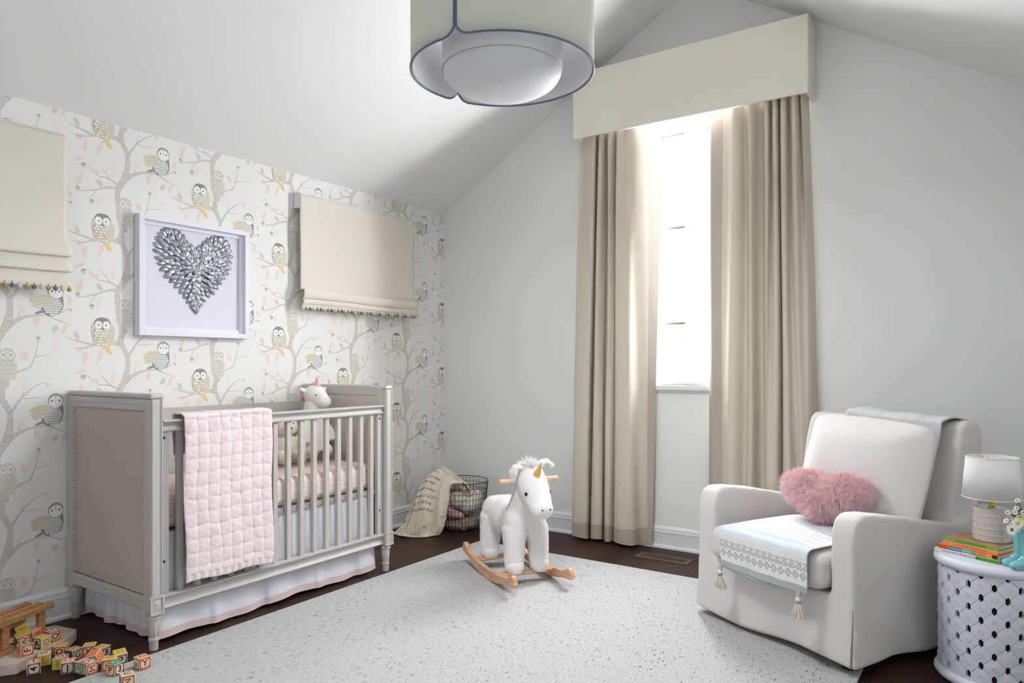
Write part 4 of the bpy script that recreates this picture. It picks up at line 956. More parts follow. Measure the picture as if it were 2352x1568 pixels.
for i in range(NC):
    for j in range(0, 11):
        if (i + j) % 2 == 0: continue          # hole sites at even, plates at odd
        a0 = i * cw; zc = z_top - j * ch
        g = .0007
        pts = []
        # plate outline between its four neighbouring holes (in arc metres, z)
        w = cw * RB; h = ch; q = hr / 2
        base = [(w - hr, 0), (w - q, q * 1.0), (q, h - q), (0, h - hr), (-q, h - q), (-(w - q), q), (-(w - hr), 0), (-(w - q), -q), (-q, -(h - q)), (0, -(h - hr)), (q, -(h - q)), (w - q, -q)]
        k_ = 1 - g / w
        poly = []
        for (x, z) in base: poly.append((x * k_, z * k_))
        # split into strips so that it follows the cylinder
        xs = sorted(set([p[0] for p in poly]))
        def span(x):
            hi = []; n_ = len(poly)
            for e in range(n_):
                p, r2 = poly[e], poly[(e + 1) % n_]
                if (p[0] - x) * (r2[0] - x) <= 0 and abs(p[0] - r2[0]) > 1e-9:
                    t_ = (x - p[0]) / (r2[0] - p[0]); hi.append(p[1] + t_ * (r2[1] - p[1]))
            return (min(hi), max(hi)) if hi else (0, 0)
        xx = [xs[0] + (xs[-1] - xs[0]) * m / 12 for m in range(13)] + xs; xx = sorted(set(round(x, 6) for x in xx))
        lo_hi = [span(min(max(x, xs[0] + 1e-6), xs[-1] - 1e-6)) for x in xx]
        zlim0, zlim1 = .036, .434
        lo_hi = [(max(zlim0, zc + l), min(zlim1, zc + h_)) for l, h_ in lo_hi]
        bulge = lambda x: .0022 * (1 - (x / w) ** 2)
        for rr, inner in ((RB, False), (RB - .011, True)):
            pass
        vs = []; m_ = len(xx)
        for x, (l, h_) in zip(xx, lo_hi):
            if h_ < l: l = h_ = (l + h_) / 2
            a = a0 + x / RB; ro = RB + bulge(x); mid = (l + h_) / 2
            vs += [cyl(a, l, RB), cyl(a, mid, ro), cyl(a, h_, RB), cyl(a, h_, RB - .012), cyl(a, l, RB - .012)]
        fs = []
        for m in range(m_ - 1):
            for e in range(5): fs.append((m * 5 + e, m * 5 + (e + 1) % 5, (m + 1) * 5 + (e + 1) % 5, (m + 1) * 5 + e))
        fs += [tuple(range(5)), tuple((m_ - 1) * 5 + e for e in range(4, -1, -1))]
        lat.add(vs, fs)
        if .05 < zc < .41:
            sp = []
            for m in range(22):
                t_ = R(200 - m * 17); r_ = .0085 - .0001 * m
                if m > 16: r_ = .0085 - .0012 * (m - 16)
                sp.append(cyl(a0 + r_ * cos(t_) / RB, zc + r_ * sin(t_), RB + .0026))
            lat.tube(sp, .0013, 5)
lat.build('lattice_body', M_tb, tb, smooth=True, autos=40, fix=True)
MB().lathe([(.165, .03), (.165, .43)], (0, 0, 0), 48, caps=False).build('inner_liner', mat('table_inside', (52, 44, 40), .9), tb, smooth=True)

# books, lowest first; the spine faces the camera side
def book(z0, th_, c0, c1, dep, cov, spine, top, texts, lbl, col2=None, rotz=0.0):
    """c0,c1 = spine ends on the ground plan"""
    d = Vector((c1[0] - c0[0], c1[1] - c0[1])); L = d.length; a = atan2(d.y, d.x)
    b = thing('book', lbl, 'book', (c0[0], c0[1], z0), a, 'picture books under the lamp')
    MB().box((.0015, .002, .0012), (L - .0025, dep - .003, th_ - .0012)).build('pages', mat('paper', (226, 222, 212), .9), b)
    cb = MB(); cb.box((0, 0, 0), (L, dep, .0012)); cb.box((0, 0, th_ - .0012), (L, dep, th_)); cb.box((0, 0, .0012), (L, .0016, th_ - .0012))
    cv = cb.build('cover', spine, b)
    if top is not None: MB().box((.002, .002, th_), (L - .002, dep - .002, th_ + .0003)).build('front_picture', top, cv)
    for (x0, x1, m_) in (col2 or []): MB().box((x0 * L, -.0003, .0006), (x1 * L, .0002, th_ - .0006)).build('spine_block', m_, cv)
    for st, xc, sz, m_ in texts:
        vs, fs = text_geo(st, sz, .0)
        MB().add([(xc * L + x, -.0005, th_ / 2 + y) for x, y in vs], fs).build('spine_title', m_, cv, fix=False)
    return b
m_green, m_grn2, m_org, m_or2, m_red, m_blue, m_teal, m_wht, m_blk = [mat(*a) for a in (('book_green', (132, 176, 84), .5), ('book_green2', (70, 150, 30), .5), ('book_orange', (232, 150, 96), .5), ('book_amber', (240, 150, 40), .5),
    ('book_red', (206, 84, 48), .5), ('book_blue', (76, 108, 160), .5), ('book_teal', (96, 176, 172), .5), ('book_white', (222, 222, 228), .5), ('ink_black', (40, 36, 36), .6))]
m_dgr = mat('ink_green', (44, 92, 40), .6); m_brn = mat('ink_brown', (150, 74, 34), .6); m_cov = mat('cover_brown', (170, 128, 96), .5, mott=(22, .45))
b0 = (3.446, -1.172); b1 = (3.652, -1.268)
book(.4702, .0135, b0, b1, .165, None, m_wht, None, [('If You Give a Mouse a Cookie', .43, .0105, m_blk)], 'white and green spined picture book at the bottom of the stack', [(.66, 1.0, m_grn2)])
book(.4842, .0150, (3.459, -1.171), (3.652, -1.262), .165, None, m_or2, None, [('KINDNESS', .297, .0088, m_wht), ('MAKES', .498, .0088, m_wht), ('US', .618, .0088, m_wht), ('STRONG', .735, .0088, m_wht)],
     'orange picture book titled KINDNESS MAKES US STRONG', [(0, .17, m_red), (.19, .40, m_blue), (.42, .575, m_teal), (.585, .65, m_grn2), (.66, .81, m_red), (.90, .99, m_blk)])
book(.4997, .0135, (3.473, -1.170), (3.650, -1.253), .160, None, m_org, None, [('I Love My Mommy Because...', .52, .0105, m_brn)], 'peach spined picture book second from the top of the stack')
book(.5137, .0135, (3.479, -1.163), (3.652, -1.245), .160, None, m_green, m_cov, [('I Love My Daddy Because...', .52, .0105, m_dgr)], 'green spined picture book on top, directly under the lamp')

# table lamp
lp = thing('table_lamp', 'small lamp with white drum shade and textured ceramic base on the books', 'lamp', (3.632, -1.128, .5278))
M_cer = mat('ceramic_taupe', (206, 196, 190), .16, spec=.6, coat=.5)
cm = MB(); nA, rows = 120, []
H_ = .126; RBs = .0655
def cerf(u_, v_):
    a = 2 * pi * u_; z = v_ * H_; f = v_ * 5.2; k = f - math.floor(f); st = 24
    ph = (u_ * st + .5 * (int(f) % 2)) % 1.0
    rib = .0012 * abs(sin(pi * ph)) ** .6
    lip = .0019 * math.exp(-((k - .08) / .10) ** 2) if .03 < v_ < .98 else 0
    r_ = RBs - .004 + rib + lip * abs(sin(pi * ph))
    if v_ > .96: r_ = RBs - .004 - .012 * ((v_ - .96) / .04) ** 2
    if v_ < .03: r_ = RBs - .008
    return (r_ * cos(a), r_ * sin(a), z)
cm.grid(cerf, 240, 90); cm.lathe([(.001, H_), (RBs - .015, H_)], (0, 0, 0), 48, caps=False); cm.lathe([(.001, 0), (RBs - .008, 0)], (0, 0, 0), 48, caps=False)
cm.build('base', M_cer, lp, smooth=True, fix=False)
M_brs = mat('brass', (206, 178, 96), .22, metal=1.0)
MB().lathe([(.001, 0), (.013, 0), (.014, .003), (.0095, .005), (.0095, .055), (.001, .056)], (0, 0, H_ - .002), 24).build('socket', M_brs, lp, smooth=True, autos=40)
zs0, zs1 = .162, .318
shd = MB().lathe([(.0975, zs0), (.0850, zs1)], (0, 0, 0), 64, caps=False).build('lamp_shade', mat('shade_white', (240, 239, 240), .85, trans=.25), lp, smooth=True, solid=.0012, fix=False)
for r_, z in ((.0980, zs0 + .001), (.0856, zs1 - .001)): MB().tube([(r_ * cos(2 * pi * i / 64), r_ * sin(2 * pi * i / 64), z) for i in range(64)], .0014, 6, closed=True).build('rim', mat('shade_rim', (238, 236, 232), .8), shd, smooth=True)
sp_ = MB()
for k in range(3):
    a = 2 * pi * k / 3; sp_.tube([(0, 0, zs1 - .012), (.085 * cos(a), .085 * sin(a), zs1 - .003)], .001, 5)
sp_.tube([(0, 0, H_), (0, 0, zs1 - .01)], .0016, 6); sp_.build('spider', M_brs, lp, smooth=True)

# rain boot vase and flowers
M_bt = mat('boot_turquoise', (118, 190, 200), .12, spec=.6, coat=.8)
vt = thing('boot_vase', 'turquoise glazed ceramic rain boots used as a vase', 'vase', (3.725, -1.262, .4702), R(34 + 180))   # local +x = toe direction
def boot(y, dx):
    q = MB(); n = 14
    q.tube([(dx, y, .006), (dx, y, .05), (dx + .001, y, .10), (dx, y, .150)], [.0195, .0190, .0205, .0230], 24)
    q.tube([(dx - .006, y, .0165), (dx + .012, y, .0165), (dx + .028, y, .0150), (dx + .044, y, .0135), (dx + .056, y, .0120)], [.0185, .0185, .0175, .0165, .0115], 20)
    q.tube([(dx + .004, y, .036), (dx + .020, y, .026), (dx + .032, y, .018)], [.0170, .0150, .0120], 18); q.ell((dx + .048, y, .0130), (.0155, .0165, .0135))
    q.box((dx - .018, y - .0150, .0), (dx + .050, y + .0150, .007))
    m_ = union(q, .0018, 14, .6, 'boot'); setmat(m_, M_bt); b = link('boot', m_, vt)
    MB().lathe([(.0195, .1475), (.0245, .1475), (.0245, .1535), (.0195, .1535)], (dx, y, 0), 28, closed=True).build('cuff', M_bt, b, smooth=True, bevel=.001)
    return b
boot(.021, 0); boot(-.021, -.004)
# petals, centres, stems
VB = Vector((3.725, -1.262, .62))
M_pt = mat('petal_white', (240, 240, 232), .7, trans=.2); M_py = mat('petal_cream', (240, 232, 180), .7, trans=.2); M_yc = mat('daisy_centre', (196, 190, 90), .9, bump=(500, .8)); M_gc = mat('green_centre', (92, 112, 56), .9, bump=(500, .8)); M_st = mat('stem_green', (74, 104, 48), .6); M_pk = mat('bud_blush', (232, 218, 221), .7)
def frame_to(d):
    d = Vector(d).normalized(); return d.to_track_quat('Z', 'Y').to_matrix().to_4x4()
def daisy(p, d, r_, npet, m_pet, m_cen, lbl, nm_, layers=2, curl=.25, wid=.17):
    f = thing(nm_, lbl, 'flower', p, 0, 'flowers in the boot vase'); T = frame_to(d)
    pm_ = MB()
    for L in range(layers):
        for k in range(npet):
            a = 2 * pi * (k + .5 * L) / npet + .2 * L + random.uniform(-.08, .08); rr = r_ * (1 - .25 * L) * random.uniform(.88, 1.05); lift = .12 + .35 * L
            def pf(u_, v_):
                x = (u_ * 2 - 1) * r_ * wid * .5 * sin(pi * (.12 + .83 * v_)) ** .7; y = rr * (.15 + .85 * v_); z = lift * y * .6 - curl * y * y / r_ * .6 + .12 * x * x / r_
                return (x * cos(a) - y * sin(a), x * sin(a) + y * cos(a), z)
            pm_.grid(pf, 3, 4, T)
    pm_.build('petals', m_pet, f, smooth=True, fix=False)
    MB().ell((0, 0, r_ * .06), (r_ * .24, r_ * .24, r_ * .13), T, 12, 8).build('flower_centre', m_cen, f, smooth=True)
    q = VB - Vector(p); dd = Vector(d).normalized()
    MB().tube(catmull([(0, 0, 0), tuple(-dd * r_ * .6), tuple(q * .6 + Vector((0, 0, .012))), tuple(q + Vector((0, 0, -.03)))], 4), .0014, 6).build('stem', M_st, f, smooth=True)
    return f
def W_(px, py, d):  # measured positions expressed as offsets sideways / up / towards camera from the vase mouth
    return (VB.x + .8278 * px + .5611 * d, VB.y + .5611 * px - .8278 * d, VB.z + py)
V_ = (-.10, -.90, .25)
daisy(W_(-.060, -.008, .030), (-.55, -.75, .1), .026, 17, M_pt, M_gc, 'white daisy with green centre hanging lowest at the left of the bouquet', 'daisy')
daisy(W_(-.040, .014, .030), (-.30, -.85, .35), .028, 19, M_pt, M_yc, 'large white daisy next to the cream roses, over the boot cuff', 'daisy')
daisy(W_(.014, -.006, .040), (.05, -.95, .2), .029, 19, M_pt, M_yc, 'large white daisy at the front, drooping over the turquoise boot', 'daisy')
def rose(p, r_, lbl):
    f = thing('rose', lbl, 'flower', p, 0, 'cream roses in the boot vase'); q = MB()
    for L in range(4):
        for k in range(4 + L):
            a0 = 2 * pi * k / (4 + L) + L * .7; rr = r_ * (.32 + .22 * L)
            def pf(u_, v_):
                a = a0 + (u_ - .5) * 1.9; e = rr * (.45 + .62 * sin(pi * .5 * v_)) ; z = r_ * (1.05 - .17 * L) * (v_ * 1.2 - .6) - (.10 * r_ * L * v_ * v_)
                return (e * cos(a), e * sin(a), z - .12 * r_ * (2 * u_ - 1) ** 2)
            q.grid(pf, 6, 5, frame_to((-.1, -.6, .8)))
    q.build('petals', M_py, f, smooth=True, fix=False, solid=.0006); s_ = VB - Vector(p)
    MB().tube([(0, 0, -.004), tuple(s_ * .5), tuple(s_ + Vector((0, 0, -.02)))], .0016, 6).build('stem', M_st, f, smooth=True)
rose(W_(-.026, .028, .026), .021, 'pale cream rose at the left of the two roses'); rose(W_(.004, .026, .030), .023, 'pale cream rose at the right of the two roses')
sml = [(-.062, .048, .010, 'small white blossom at the far left of the bouquet, over the lamp base'), (-.042, .052, .018, 'small white blossom below the lamp shade rim'), (-.030, .064, .010, 'small white blossom highest on the left'),
       (-.015, .052, .022, 'small white blossom just above the cream roses'), (-.020, .090, .0, 'tall white blossom in front of the lamp shade'), (.006, .070, .012, 'small white blossom near the middle top'), (.022, .050, .024, 'small white blossom right of the roses'), (-.068, .020, .012, 'small closed white blossom low at the left')]
for x, y, d, lb in sml: daisy(W_(x, y, d), (random.uniform(-.5, .3), -.7, .6), .0115, 9, M_pt if x > -.06 else M_pk, M_gc, lb, 'small_blossom', 2, .1, .42)
fo = MB(); rng = random.Random(4)
for k in range(46):
    c = Vector(W_(rng.uniform(-.035, .045), rng.uniform(-.004, .055), rng.uniform(-.015, .022))); T = Matrix.Translation(c) @ frame_to((rng.uniform(-1, 1), rng.uniform(-1, .3), rng.uniform(0, 1)))
    L = rng.uniform(.016, .030)
    fo.grid(lambda u_, v_: ((u_ * 2 - 1) * L * .28 * sin(pi * (.05 + .9 * v_)), .002 * (u_ * 2 - 1) ** 2, L * v_), 4, 5, T)
fo = fo.build('bouquet_leaves', mat('leaf_green', (70, 104, 44), .55, trans=.2), smooth=True, fix=False); tag(fo, 'green leaves filling the bouquet in the boot vase', 'leaves', kind='stuff')

# floor vent
vn = thing('floor_vent', 'brown slotted heating vent in the floor near the curtain', 'vent', (1.955, -.250, 0)); vm = mat('vent_brown', (92, 74, 64), .5)
q = MB(); L2, W2 = .170, .062
q.box((-L2, -W2, 0), (L2, -W2 + .022, .004)); q.box((-L2, W2 - .022, 0), (L2, W2, .004)); q.box((-L2, -W2 + .022, 0), (-L2 + .024, W2 - .022, .004)); q.box((L2 - .024, -W2 + .022, 0), (L2, W2 - .022, .004))
q.build('vent_frame', vm, vn, bevel=.001)
q = MB()
for i in range(26): x = -L2 + .026 + i * (2 * L2 - .052) / 25; q.box((x - .0028, -W2 + .022, .001), (x + .0028, W2 - .022, .0035))
q.build('slats', vm, vn); MB().box((-L2 + .02, -W2 + .02, .0002), (L2 - .02, W2 - .02, .0008)).build('duct', mat('duct_black', (12, 10, 10), .9), vn)
# ------------------------------------------------------------------ pendant lamp
pn = thing('pendant_lamp', 'large pale drum pendant lamp with blue grey piping hanging from the ceiling ridge', 'lamp', (2.05, -2.123, 2.335))
M_ps = mat('pendant_linen', (232, 233, 222), .85, spec=.15, bump=('weave', 200, .05), trans=.12); M_pi = mat('pendant_inner', (222, 222, 224), .7, trans=.1); M_pp = mat('piping', (112, 112, 136), .6)
RP = .354; HP = .46
vdir = atan2(-4.3967 + 2.123, 3.6361 - 2.05)
# camera-facing azimuth of the lamp is where the front seam sits; seams are real overlaps in the cloth
SA = [vdir - R(27.5), vdir + R(180 + 33)]
def dang(a, b): return abs((a - b + pi) % (2 * pi) - pi)
def zb(a):
    z = 0
    for s_ in SA:
        d = dang(a, s_) * RP
        if d < .055: t_ = 1 - d / .055; z += .052 * (1 - sqrt(max(0, 1 - t_ * t_))) if t_ < 1 else .052
    return z
def panel(a0, a1):
    g = .004 / RP
    def f(u_, v_):
        e = .5 - .5 * cos(pi * u_); a = a0 + g + (a1 - a0 - 2 * g) * e
        z = zb(a); return (RP * cos(a), RP * sin(a), z + (HP - z) * v_)
    o = MB().grid(f, 160, 6).build('shade_panel', M_ps, pn, smooth=True, fix=False, solid=.003)
    path = [];
    for i in range(0, 161): p = f(i / 160, 0); path.append((p[0] * 1.004, p[1] * 1.004, p[2]))
    pa = f(0, 1); pb = f(1, 1)
    full = [(pa[0] * 1.004, pa[1] * 1.004, HP), ((pa[0]) * 1.004, pa[1] * 1.004, .2)] + path + [(pb[0] * 1.004, pb[1] * 1.004, .2), (pb[0] * 1.004, pb[1] * 1.004, HP)]
    MB().tube(full, .0042, 8).build('piping', M_pp, o, smooth=True, label='blue grey piping edging the shade')
a0, a1 = SA[0], SA[1]
if a1 < a0: a1 += 2 * pi
panel(a0, a1); panel(a1, a0 + 2 * pi)
MB().grid(lambda u_, v_: ((RP - .006) * cos(2 * pi * u_), (RP - .006) * sin(2 * pi * u_), (zb(2 * pi * u_) + .003) * (1 - v_) + HP * v_), 240, 4).build('lining', M_pi, pn, smooth=True, fix=False)
dif = [(.001, -.092), (.04, -.0915), (.08, -.088), (.12, -.080), (.16, -.067), (.19, -.052), (.212, -.035), (.227, -.012), (.233, .010), (.235, .04), (.236, HP - .04)]
dif = [(max(.001, p.x), p.y) for p in catmull([(a, b, 0) for a, b in dif], 5)]
MB().lathe(dif, (0, 0, 0), 96).build('diffuser', mat('diffuser_white', (222, 222, 225), .6, spec=.25), pn, smooth=True, fix=False)
for k in range(6):  # added point lights that brighten the cavity of the unlit pendant
    a = 2 * pi * k / 6 + .9; bl = bpy.data.lights.new('cavity_fill', 'POINT'); bl.energy = .16; bl.shadow_soft_size = .02; bl.color = (.98, .99, 1)
    bo = bpy.data.objects.new('cavity_fill_light', bl); COL.objects.link(bo); bo.location = (2.05 + .295 * cos(a), -2.123 + .295 * sin(a), 2.335 + .30)
fr_ = MB()
for k in range(3):
    a = 2 * pi * k / 3 + .4; fr_.tube([(0, 0, HP - .02), (RP * .98 * cos(a), RP * .98 * sin(a), HP - .02)], .003, 6)
fr_.tube([(RP * .99 * cos(2 * pi * i / 64), RP * .99 * sin(2 * pi * i / 64), HP - .002) for i in range(64)], .0035, 6, closed=True)
fr_.build('shade_frame', M_brs, pn, smooth=True)
MB().tube([(0, 0, HP - .02), (0, 0, ZR - 2.335 - .05)], .005, 10).build('rod', M_brs, pn, smooth=True)
MB().lathe([(.001, 0), (.06, 0), (.062, .01), (.062, .03), (.001, .03)], (0, 0, ZR - 2.335 - .075), 32).build('ceiling_canopy', M_brs, pn, smooth=True, autos=40)

# ------------------------------------------------------------------ rocking unicorn
HZ = atan2(-.53, .85)
hs = thing('rocking_unicorn', 'white plush rocking unicorn with gold horn on wooden rockers', 'rocking toy', (1.385, -1.060, .012), HZ)
M_bw = wood('beech_wood', (206, 156, 122), (232, 188, 154), (2, 2, 14), .42, 5)
def rocker(y):
    n = 40; top, bot = [], []
    for i in range(n + 1):
        t_ = i / n; x = -.360 + .760 * t_; k = (x - .020) / .380
        zc = .032 + .056 * abs(k) ** 2.3
        h = .024 + .008 * math.exp(-((abs(k) - .93) / .10) ** 2) - .004 * math.exp(-((abs(k) - .72) / .12) ** 2)
        if abs(k) > .9: zc += -.020 * ((abs(k) - .9) / .1) ** 2 * 1; h *= sqrt(max(.02, 1 - ((abs(k) - .9) / .105) ** 2))
        zc += .014 * math.exp(-((k + .95) / .18) ** 2)
        top.append((x, zc + h)); bot.append((x, max(.0005, zc - h - (.008 if abs(k) < .5 else 0) * (1 - (k / .5) ** 2))))
    q = MB().prism(top + bot[::-1], 'y', y - .013, y + .013); return q.build('rocker', M_bw, hs, bevel=.005, bseg=3)
rocker(-.165); rocker(.165)
for x in (-.175, .165): MB().box((x - .028, -.153, .046), (x + .028, .153, .062)).build('crossbar', M_bw, hs, bevel=.004)
MB().tube([(.205, -.172, .560), (.205, .172, .560)], .0135, 16).build('handle', wood('pale_beech', (226, 184, 158), (240, 206, 184), (2, 2, 14), .42, 5), hs, smooth=True, autos=40)
M_pl = mat('plush_white', (250, 247, 246), .95, spec=.05, sheen=.4, bump=(120, .7)); M_hf = mat('plush_smooth', (246, 245, 245), .9, sheen=.3)
q = MB()
q.ell((-.085, 0, .315), (.165, .108, .100)); q.ell((.075, 0, .318), (.125, .108, .108)); q.ell((-.19, 0, .325), (.075, .095, .088))
q.tube([(.110, 0, .33), (.165, 0, .42), (.200, 0, .50), (.215, 0, .56)], [.100, .088, .080, .078], 18); q.ell((.155, .058, .335), (.070, .060, .075)); q.ell((.155, -.058, .335), (.070, .060, .075)); q.ell((-.17, .05, .335), (.085, .064, .080)); q.ell((-.17, -.05, .335), (.085, .064, .080))
for sx, sy in ((1, 1), (1, -1)): q.tube([(.155, sy * .062, .30), (.168, sy * .070, .22), (.172, sy * .074, .12), (.172, sy * .074, .075)], [.070, .060, .055, .048], 16); q.ell((.175, sy * .074, .098), (.054, .050, .045))
for sy in (1, -1): q.tube([(-.165, sy * .055, .30), (-.172, sy * .068, .23), (-.176, sy * .074, .12), (-.174, sy * .074, .08)], [.080, .064, .056, .050], 16); q.ell((-.172, sy * .074, .098), (.056, .050, .045))
q.ell((.225, 0, .560), (.086, .082, .084)); q.tube([(.240, 0, .550), (.300, 0, .486), (.350, 0, .440)], [.083, .074, .062], 18); q.ell((.362, 0, .432), (.056, .061, .054))
me = union(q, .0065, 22, .6, 'body'); setmat(me, M_pl); link('body', me, hs)
def nohoof(P, N_): return (P[:, 2] > .135)
def fl(P): return np.where((P[:, 0] > .30) & (P[:, 2] < .50), .6, 1.0) * np.where(P[:, 2] < .17, .6, 1.0)
f2 = fur(me, 110000, .0066, .0010, seed=5, jit=.14, grav=.05, lay=.70, keep=nohoof, lenf=fl); setmat(f2, mat('plush_fur', (252, 250, 249), .9, spec=.08)); o = link('fur', f2, hs); o['kind'] = 'stuff'
for sx in (-.175, .172):
    for sy in (-1, 1):
        MB().ell((sx + .004, sy * .074, .098), (.0545, .0515, .0475), e=.85).build('hoof', M_hf, hs, smooth=True)
M_gold = mat('horn_gold', (222, 180, 110), .38, metal=.35)
def hornf(u_, v_):
    a = 2 * pi * u_; r_ = .0195 * (1 - v_ ** 1.2) + .0015; r_ *= 1 + .14 * abs(sin(pi * (v_ * 5.0 + u_))) - .05
    return (r_ * cos(a), r_ * sin(a), .088 * v_)
MB().grid(hornf, 24, 48, Matrix.Translation((.292, 0, .590)) @ Matrix.Rotation(R(24), 4, 'Y') @ Matrix.Rotation(R(-10), 4, 'X')).build('horn', M_gold, hs, smooth=True)
for sy in (1, -1):
    ea = MB()
    if sy > 0: ea.tube([(.215, .050, .625), (.212, .078, .650), (.214, .104, .655), (.220, .122, .640)], [.020, .024, .021, .014], 14, flat=.6)
    else: ea.tube([(.210, -.040, .630), (.212, -.078, .634), (.216, -.096, .606), (.222, -.099, .575)], [.020, .028, .027, .016], 14, flat=.5)
    ea.ell((.222, .124, .636) if sy > 0 else (.223, -.098, .572), (.013, .012, .012))
    em = ea.mesh('ear', True); setmat(em, M_pl); e_ = link('ear', em, hs)
    fm_ = fur(em, 3500, .008, .0006, seed=8 + sy, jit=.5, grav=.3); setmat(fm_, MATS['plush_fur']); link('fur', fm_, e_)['kind'] = 'stuff'
me_h = MB().ell((.205, 0, .622), (.050, .030, .028)).mesh('mane_core', True)
mm_ = fur(me_h, 3000, .042, .0011, seed=11, jit=.35, grav=.25, keep=lambda P, N_: N_[:, 2] > .1, clump=.012); setmat(mm_, M_hf); o = link('mane', mm_, hs); o['kind'] = 'stuff'
me_t = MB().tube([(-.245, 0, .34), (-.275, 0, .27), (-.285, 0, .19)], [.018, .020, .012], 10).mesh('tail_core', True); setmat(me_t, M_hf); tt = link('tail', me_t, hs)
mt_ = fur(me_t, 2600, .040, .0010, seed=12, jit=.3, grav=.8, comb=lambda P: np.array([[-.3, 0, -1.3]]), clump=.01); setmat(mt_, M_hf); link('fur', mt_, tt)['kind'] = 'stuff'
M_ey = mat('eye_black', (24, 20, 20), .25); M_ns = mat('nostril_grey', (128, 120, 122), .8)
for sy in (1, -1):
    T = Matrix.Translation((.318, sy * .0685, .507)) @ Matrix.Rotation(R(sy * 56), 4, 'Z') @ Matrix.Rotation(R(90), 4, 'Y')
    st = []
    for i in range(14): r_ = .0115 if i % 2 == 0 else .0058; st.append((r_ * cos(2 * pi * i / 14), r_ * sin(2 * pi * i / 14)))
    MB().prism(st, 'z', .0, .006, T).build('eye', M_ey, hs)
    MB().ell((.4155, sy * .023, .437), (.007, .0060, .0060)).build('nostril', M_ns, hs, smooth=True)

# ------------------------------------------------------------------ plush toys in the crib
M_un = mat('plush_ivory', (236, 232, 228), .95, sheen=.3, bump=(200, .5)); M_pk2 = mat('plush_pink', (232, 178, 180), .9, bump=(200, .5)); M_be = mat('plush_cream', (246, 236, 220), .95, sheen=.3, bump=(110, .8))
ut = thing('plush_unicorn', 'standing ivory plush unicorn with pink horn peering over the crib rail', 'plush toy', (.300, -1.570, .640), R(2))
q = MB(); q.tube([(0, 0, .05), (0, 0, .16), (.0, 0, .27), (.005, 0, .33)], [.085, .088, .066, .055], 20)
for sy in (-1, 1): q.ell((.03, sy * .055, .045), (.060, .042, .044)); q.tube([(.0, sy * .06, .22), (.03, sy * .095, .16), (.05, sy * .10, .10)], [.028, .026, .026], 12)
q.ell((.012, 0, .375), (.066, .066, .062)); q.tube([(.02, 0, .370), (.080, 0, .342)], [.056, .044], 16); q.ell((.088, 0, .336), (.040, .042, .038))
me = union(q, .005, 6, .6, 'body'); setmat(me, M_un); link('body', me, ut)
MB().lathe([(.018, 0), (.0175, .012), (.0135, .016), (.0145, .028), (.0105, .033), (.011, .044), (.006, .050), (.003, .060), (.001, .061)], (.030, 0, .426), 16).build('horn', M_pk2, ut, smooth=True)
for sy in (-1, 1):
    MB().ell((0, 0, 0), (.011, .014, .036), Matrix.Translation((-.005, sy * .068, .402)) @ Matrix.Rotation(R(-sy * 68), 4, 'X')).build('ear', M_un, ut, smooth=True)
    MB().ell((.070, sy * .0475, .378), (.004, .004, .004), n=10, m=6).build('eye', M_ey, ut, smooth=True)
q = MB()
for k in range(9): a = k * .7; q.ell((.012 - .011 * k, .012 * sin(a) - .012, .436 - .011 * k), (.018, .017, .016), n=10, m=8)
setm = union(q, .004, 3, .5, 'mane'); setmat(setm, M_pk2); link('mane', setm, ut)
br_ = thing('teddy_bear', 'cream teddy bear sitting on the crib mattress', 'plush toy', (.290, -1.770, .641), R(-18))
q = MB(); q.ell((0, 0, .085), (.062, .066, .085)); q.ell((.012, 0, .205), (.058, .064, .056)); q.ell((.058, 0, .190), (.030, .032, .026))
for sy in (-1, 1): q.ell((.065, sy * .050, .035), (.060, .030, .032)); q.ell((.118, sy * .056, .045), (.022, .030, .036)); q.tube([(.01, sy * .055, .135), (.035, sy * .085, .095), (.06, sy * .078, .06)], [.024, .024, .026], 12); q.ell((0, sy * .052, .255), (.012, .024, .024))
me = union(q, .005, 5, .6, 'body'); setmat(me, M_be); link('body', me, br_)
f3 = fur(me, 9000, .009, .0008, seed=21, jit=.6, grav=.4); setmat(f3, M_be); link('fur', f3, br_)['kind'] = 'stuff'
MB().ell((.088, 0, .197), (.009, .012, .009), n=12, m=8).build('nose', M_ey, br_, smooth=True)
for sy in (-1, 1): MB().ell((.064, sy * .025, .222), (.004, .004, .004), n=8, m=6).build('eye', M_ey, br_, smooth=True)
MB().tube([(.089, 0, .188), (.087, 0, .176), (.082, .010, .170)], .0012, 5).build('mouth', M_ey, br_, smooth=True)

# ------------------------------------------------------------------ wire basket with toys and a blanket
BX, BY = .411, -.325
bs = thing('wire_basket', 'round dark wire basket of soft toys in the corner by the baseboards', 'basket', (BX, BY, 0)); M_wi = mat('wire_dark', (70, 58, 50), .45, metal=.6)
def br(z): return .176 + .036 * (z / .352)
q = MB(); HB = .352
for k in range(10): z = .004 + (HB - .004) * k / 9; q.tube([(br(z) * cos(2 * pi * i / 56), br(z) * sin(2 * pi * i / 56), z) for i in range(56)], .0016 if 0 < k < 9 else .0028, 5, closed=True)
for k in range(48): a = 2 * pi * k / 48; q.tube([(br(z) * cos(a), br(z) * sin(a), z) for z in (.003, HB / 2, HB)], .0015, 5)
for k in range(6): a = pi * k / 6; q.tube([(.176 * cos(a), .176 * sin(a), .004), (-.176 * cos(a), -.176 * sin(a), .004)], .0015, 5)
q.build('wire_mesh', M_wi, bs, smooth=True, fix=False)
ah = atan2(-.75, .66)
hp_ = []
for i in range(17):
    t_ = i / 16; a = ah + R(-17 + 34 * t_) + R(16); z = HB - .085 * sin(pi * t_) ** .7; hp_.append(((br(z) + .006) * cos(a), (br(z) + .006) * sin(a), z))
MB().tube(hp_, .0032, 8).build('handle', mat('copper', (196, 132, 108), .35, metal=.8), bs, smooth=True, label='copper drop handle')
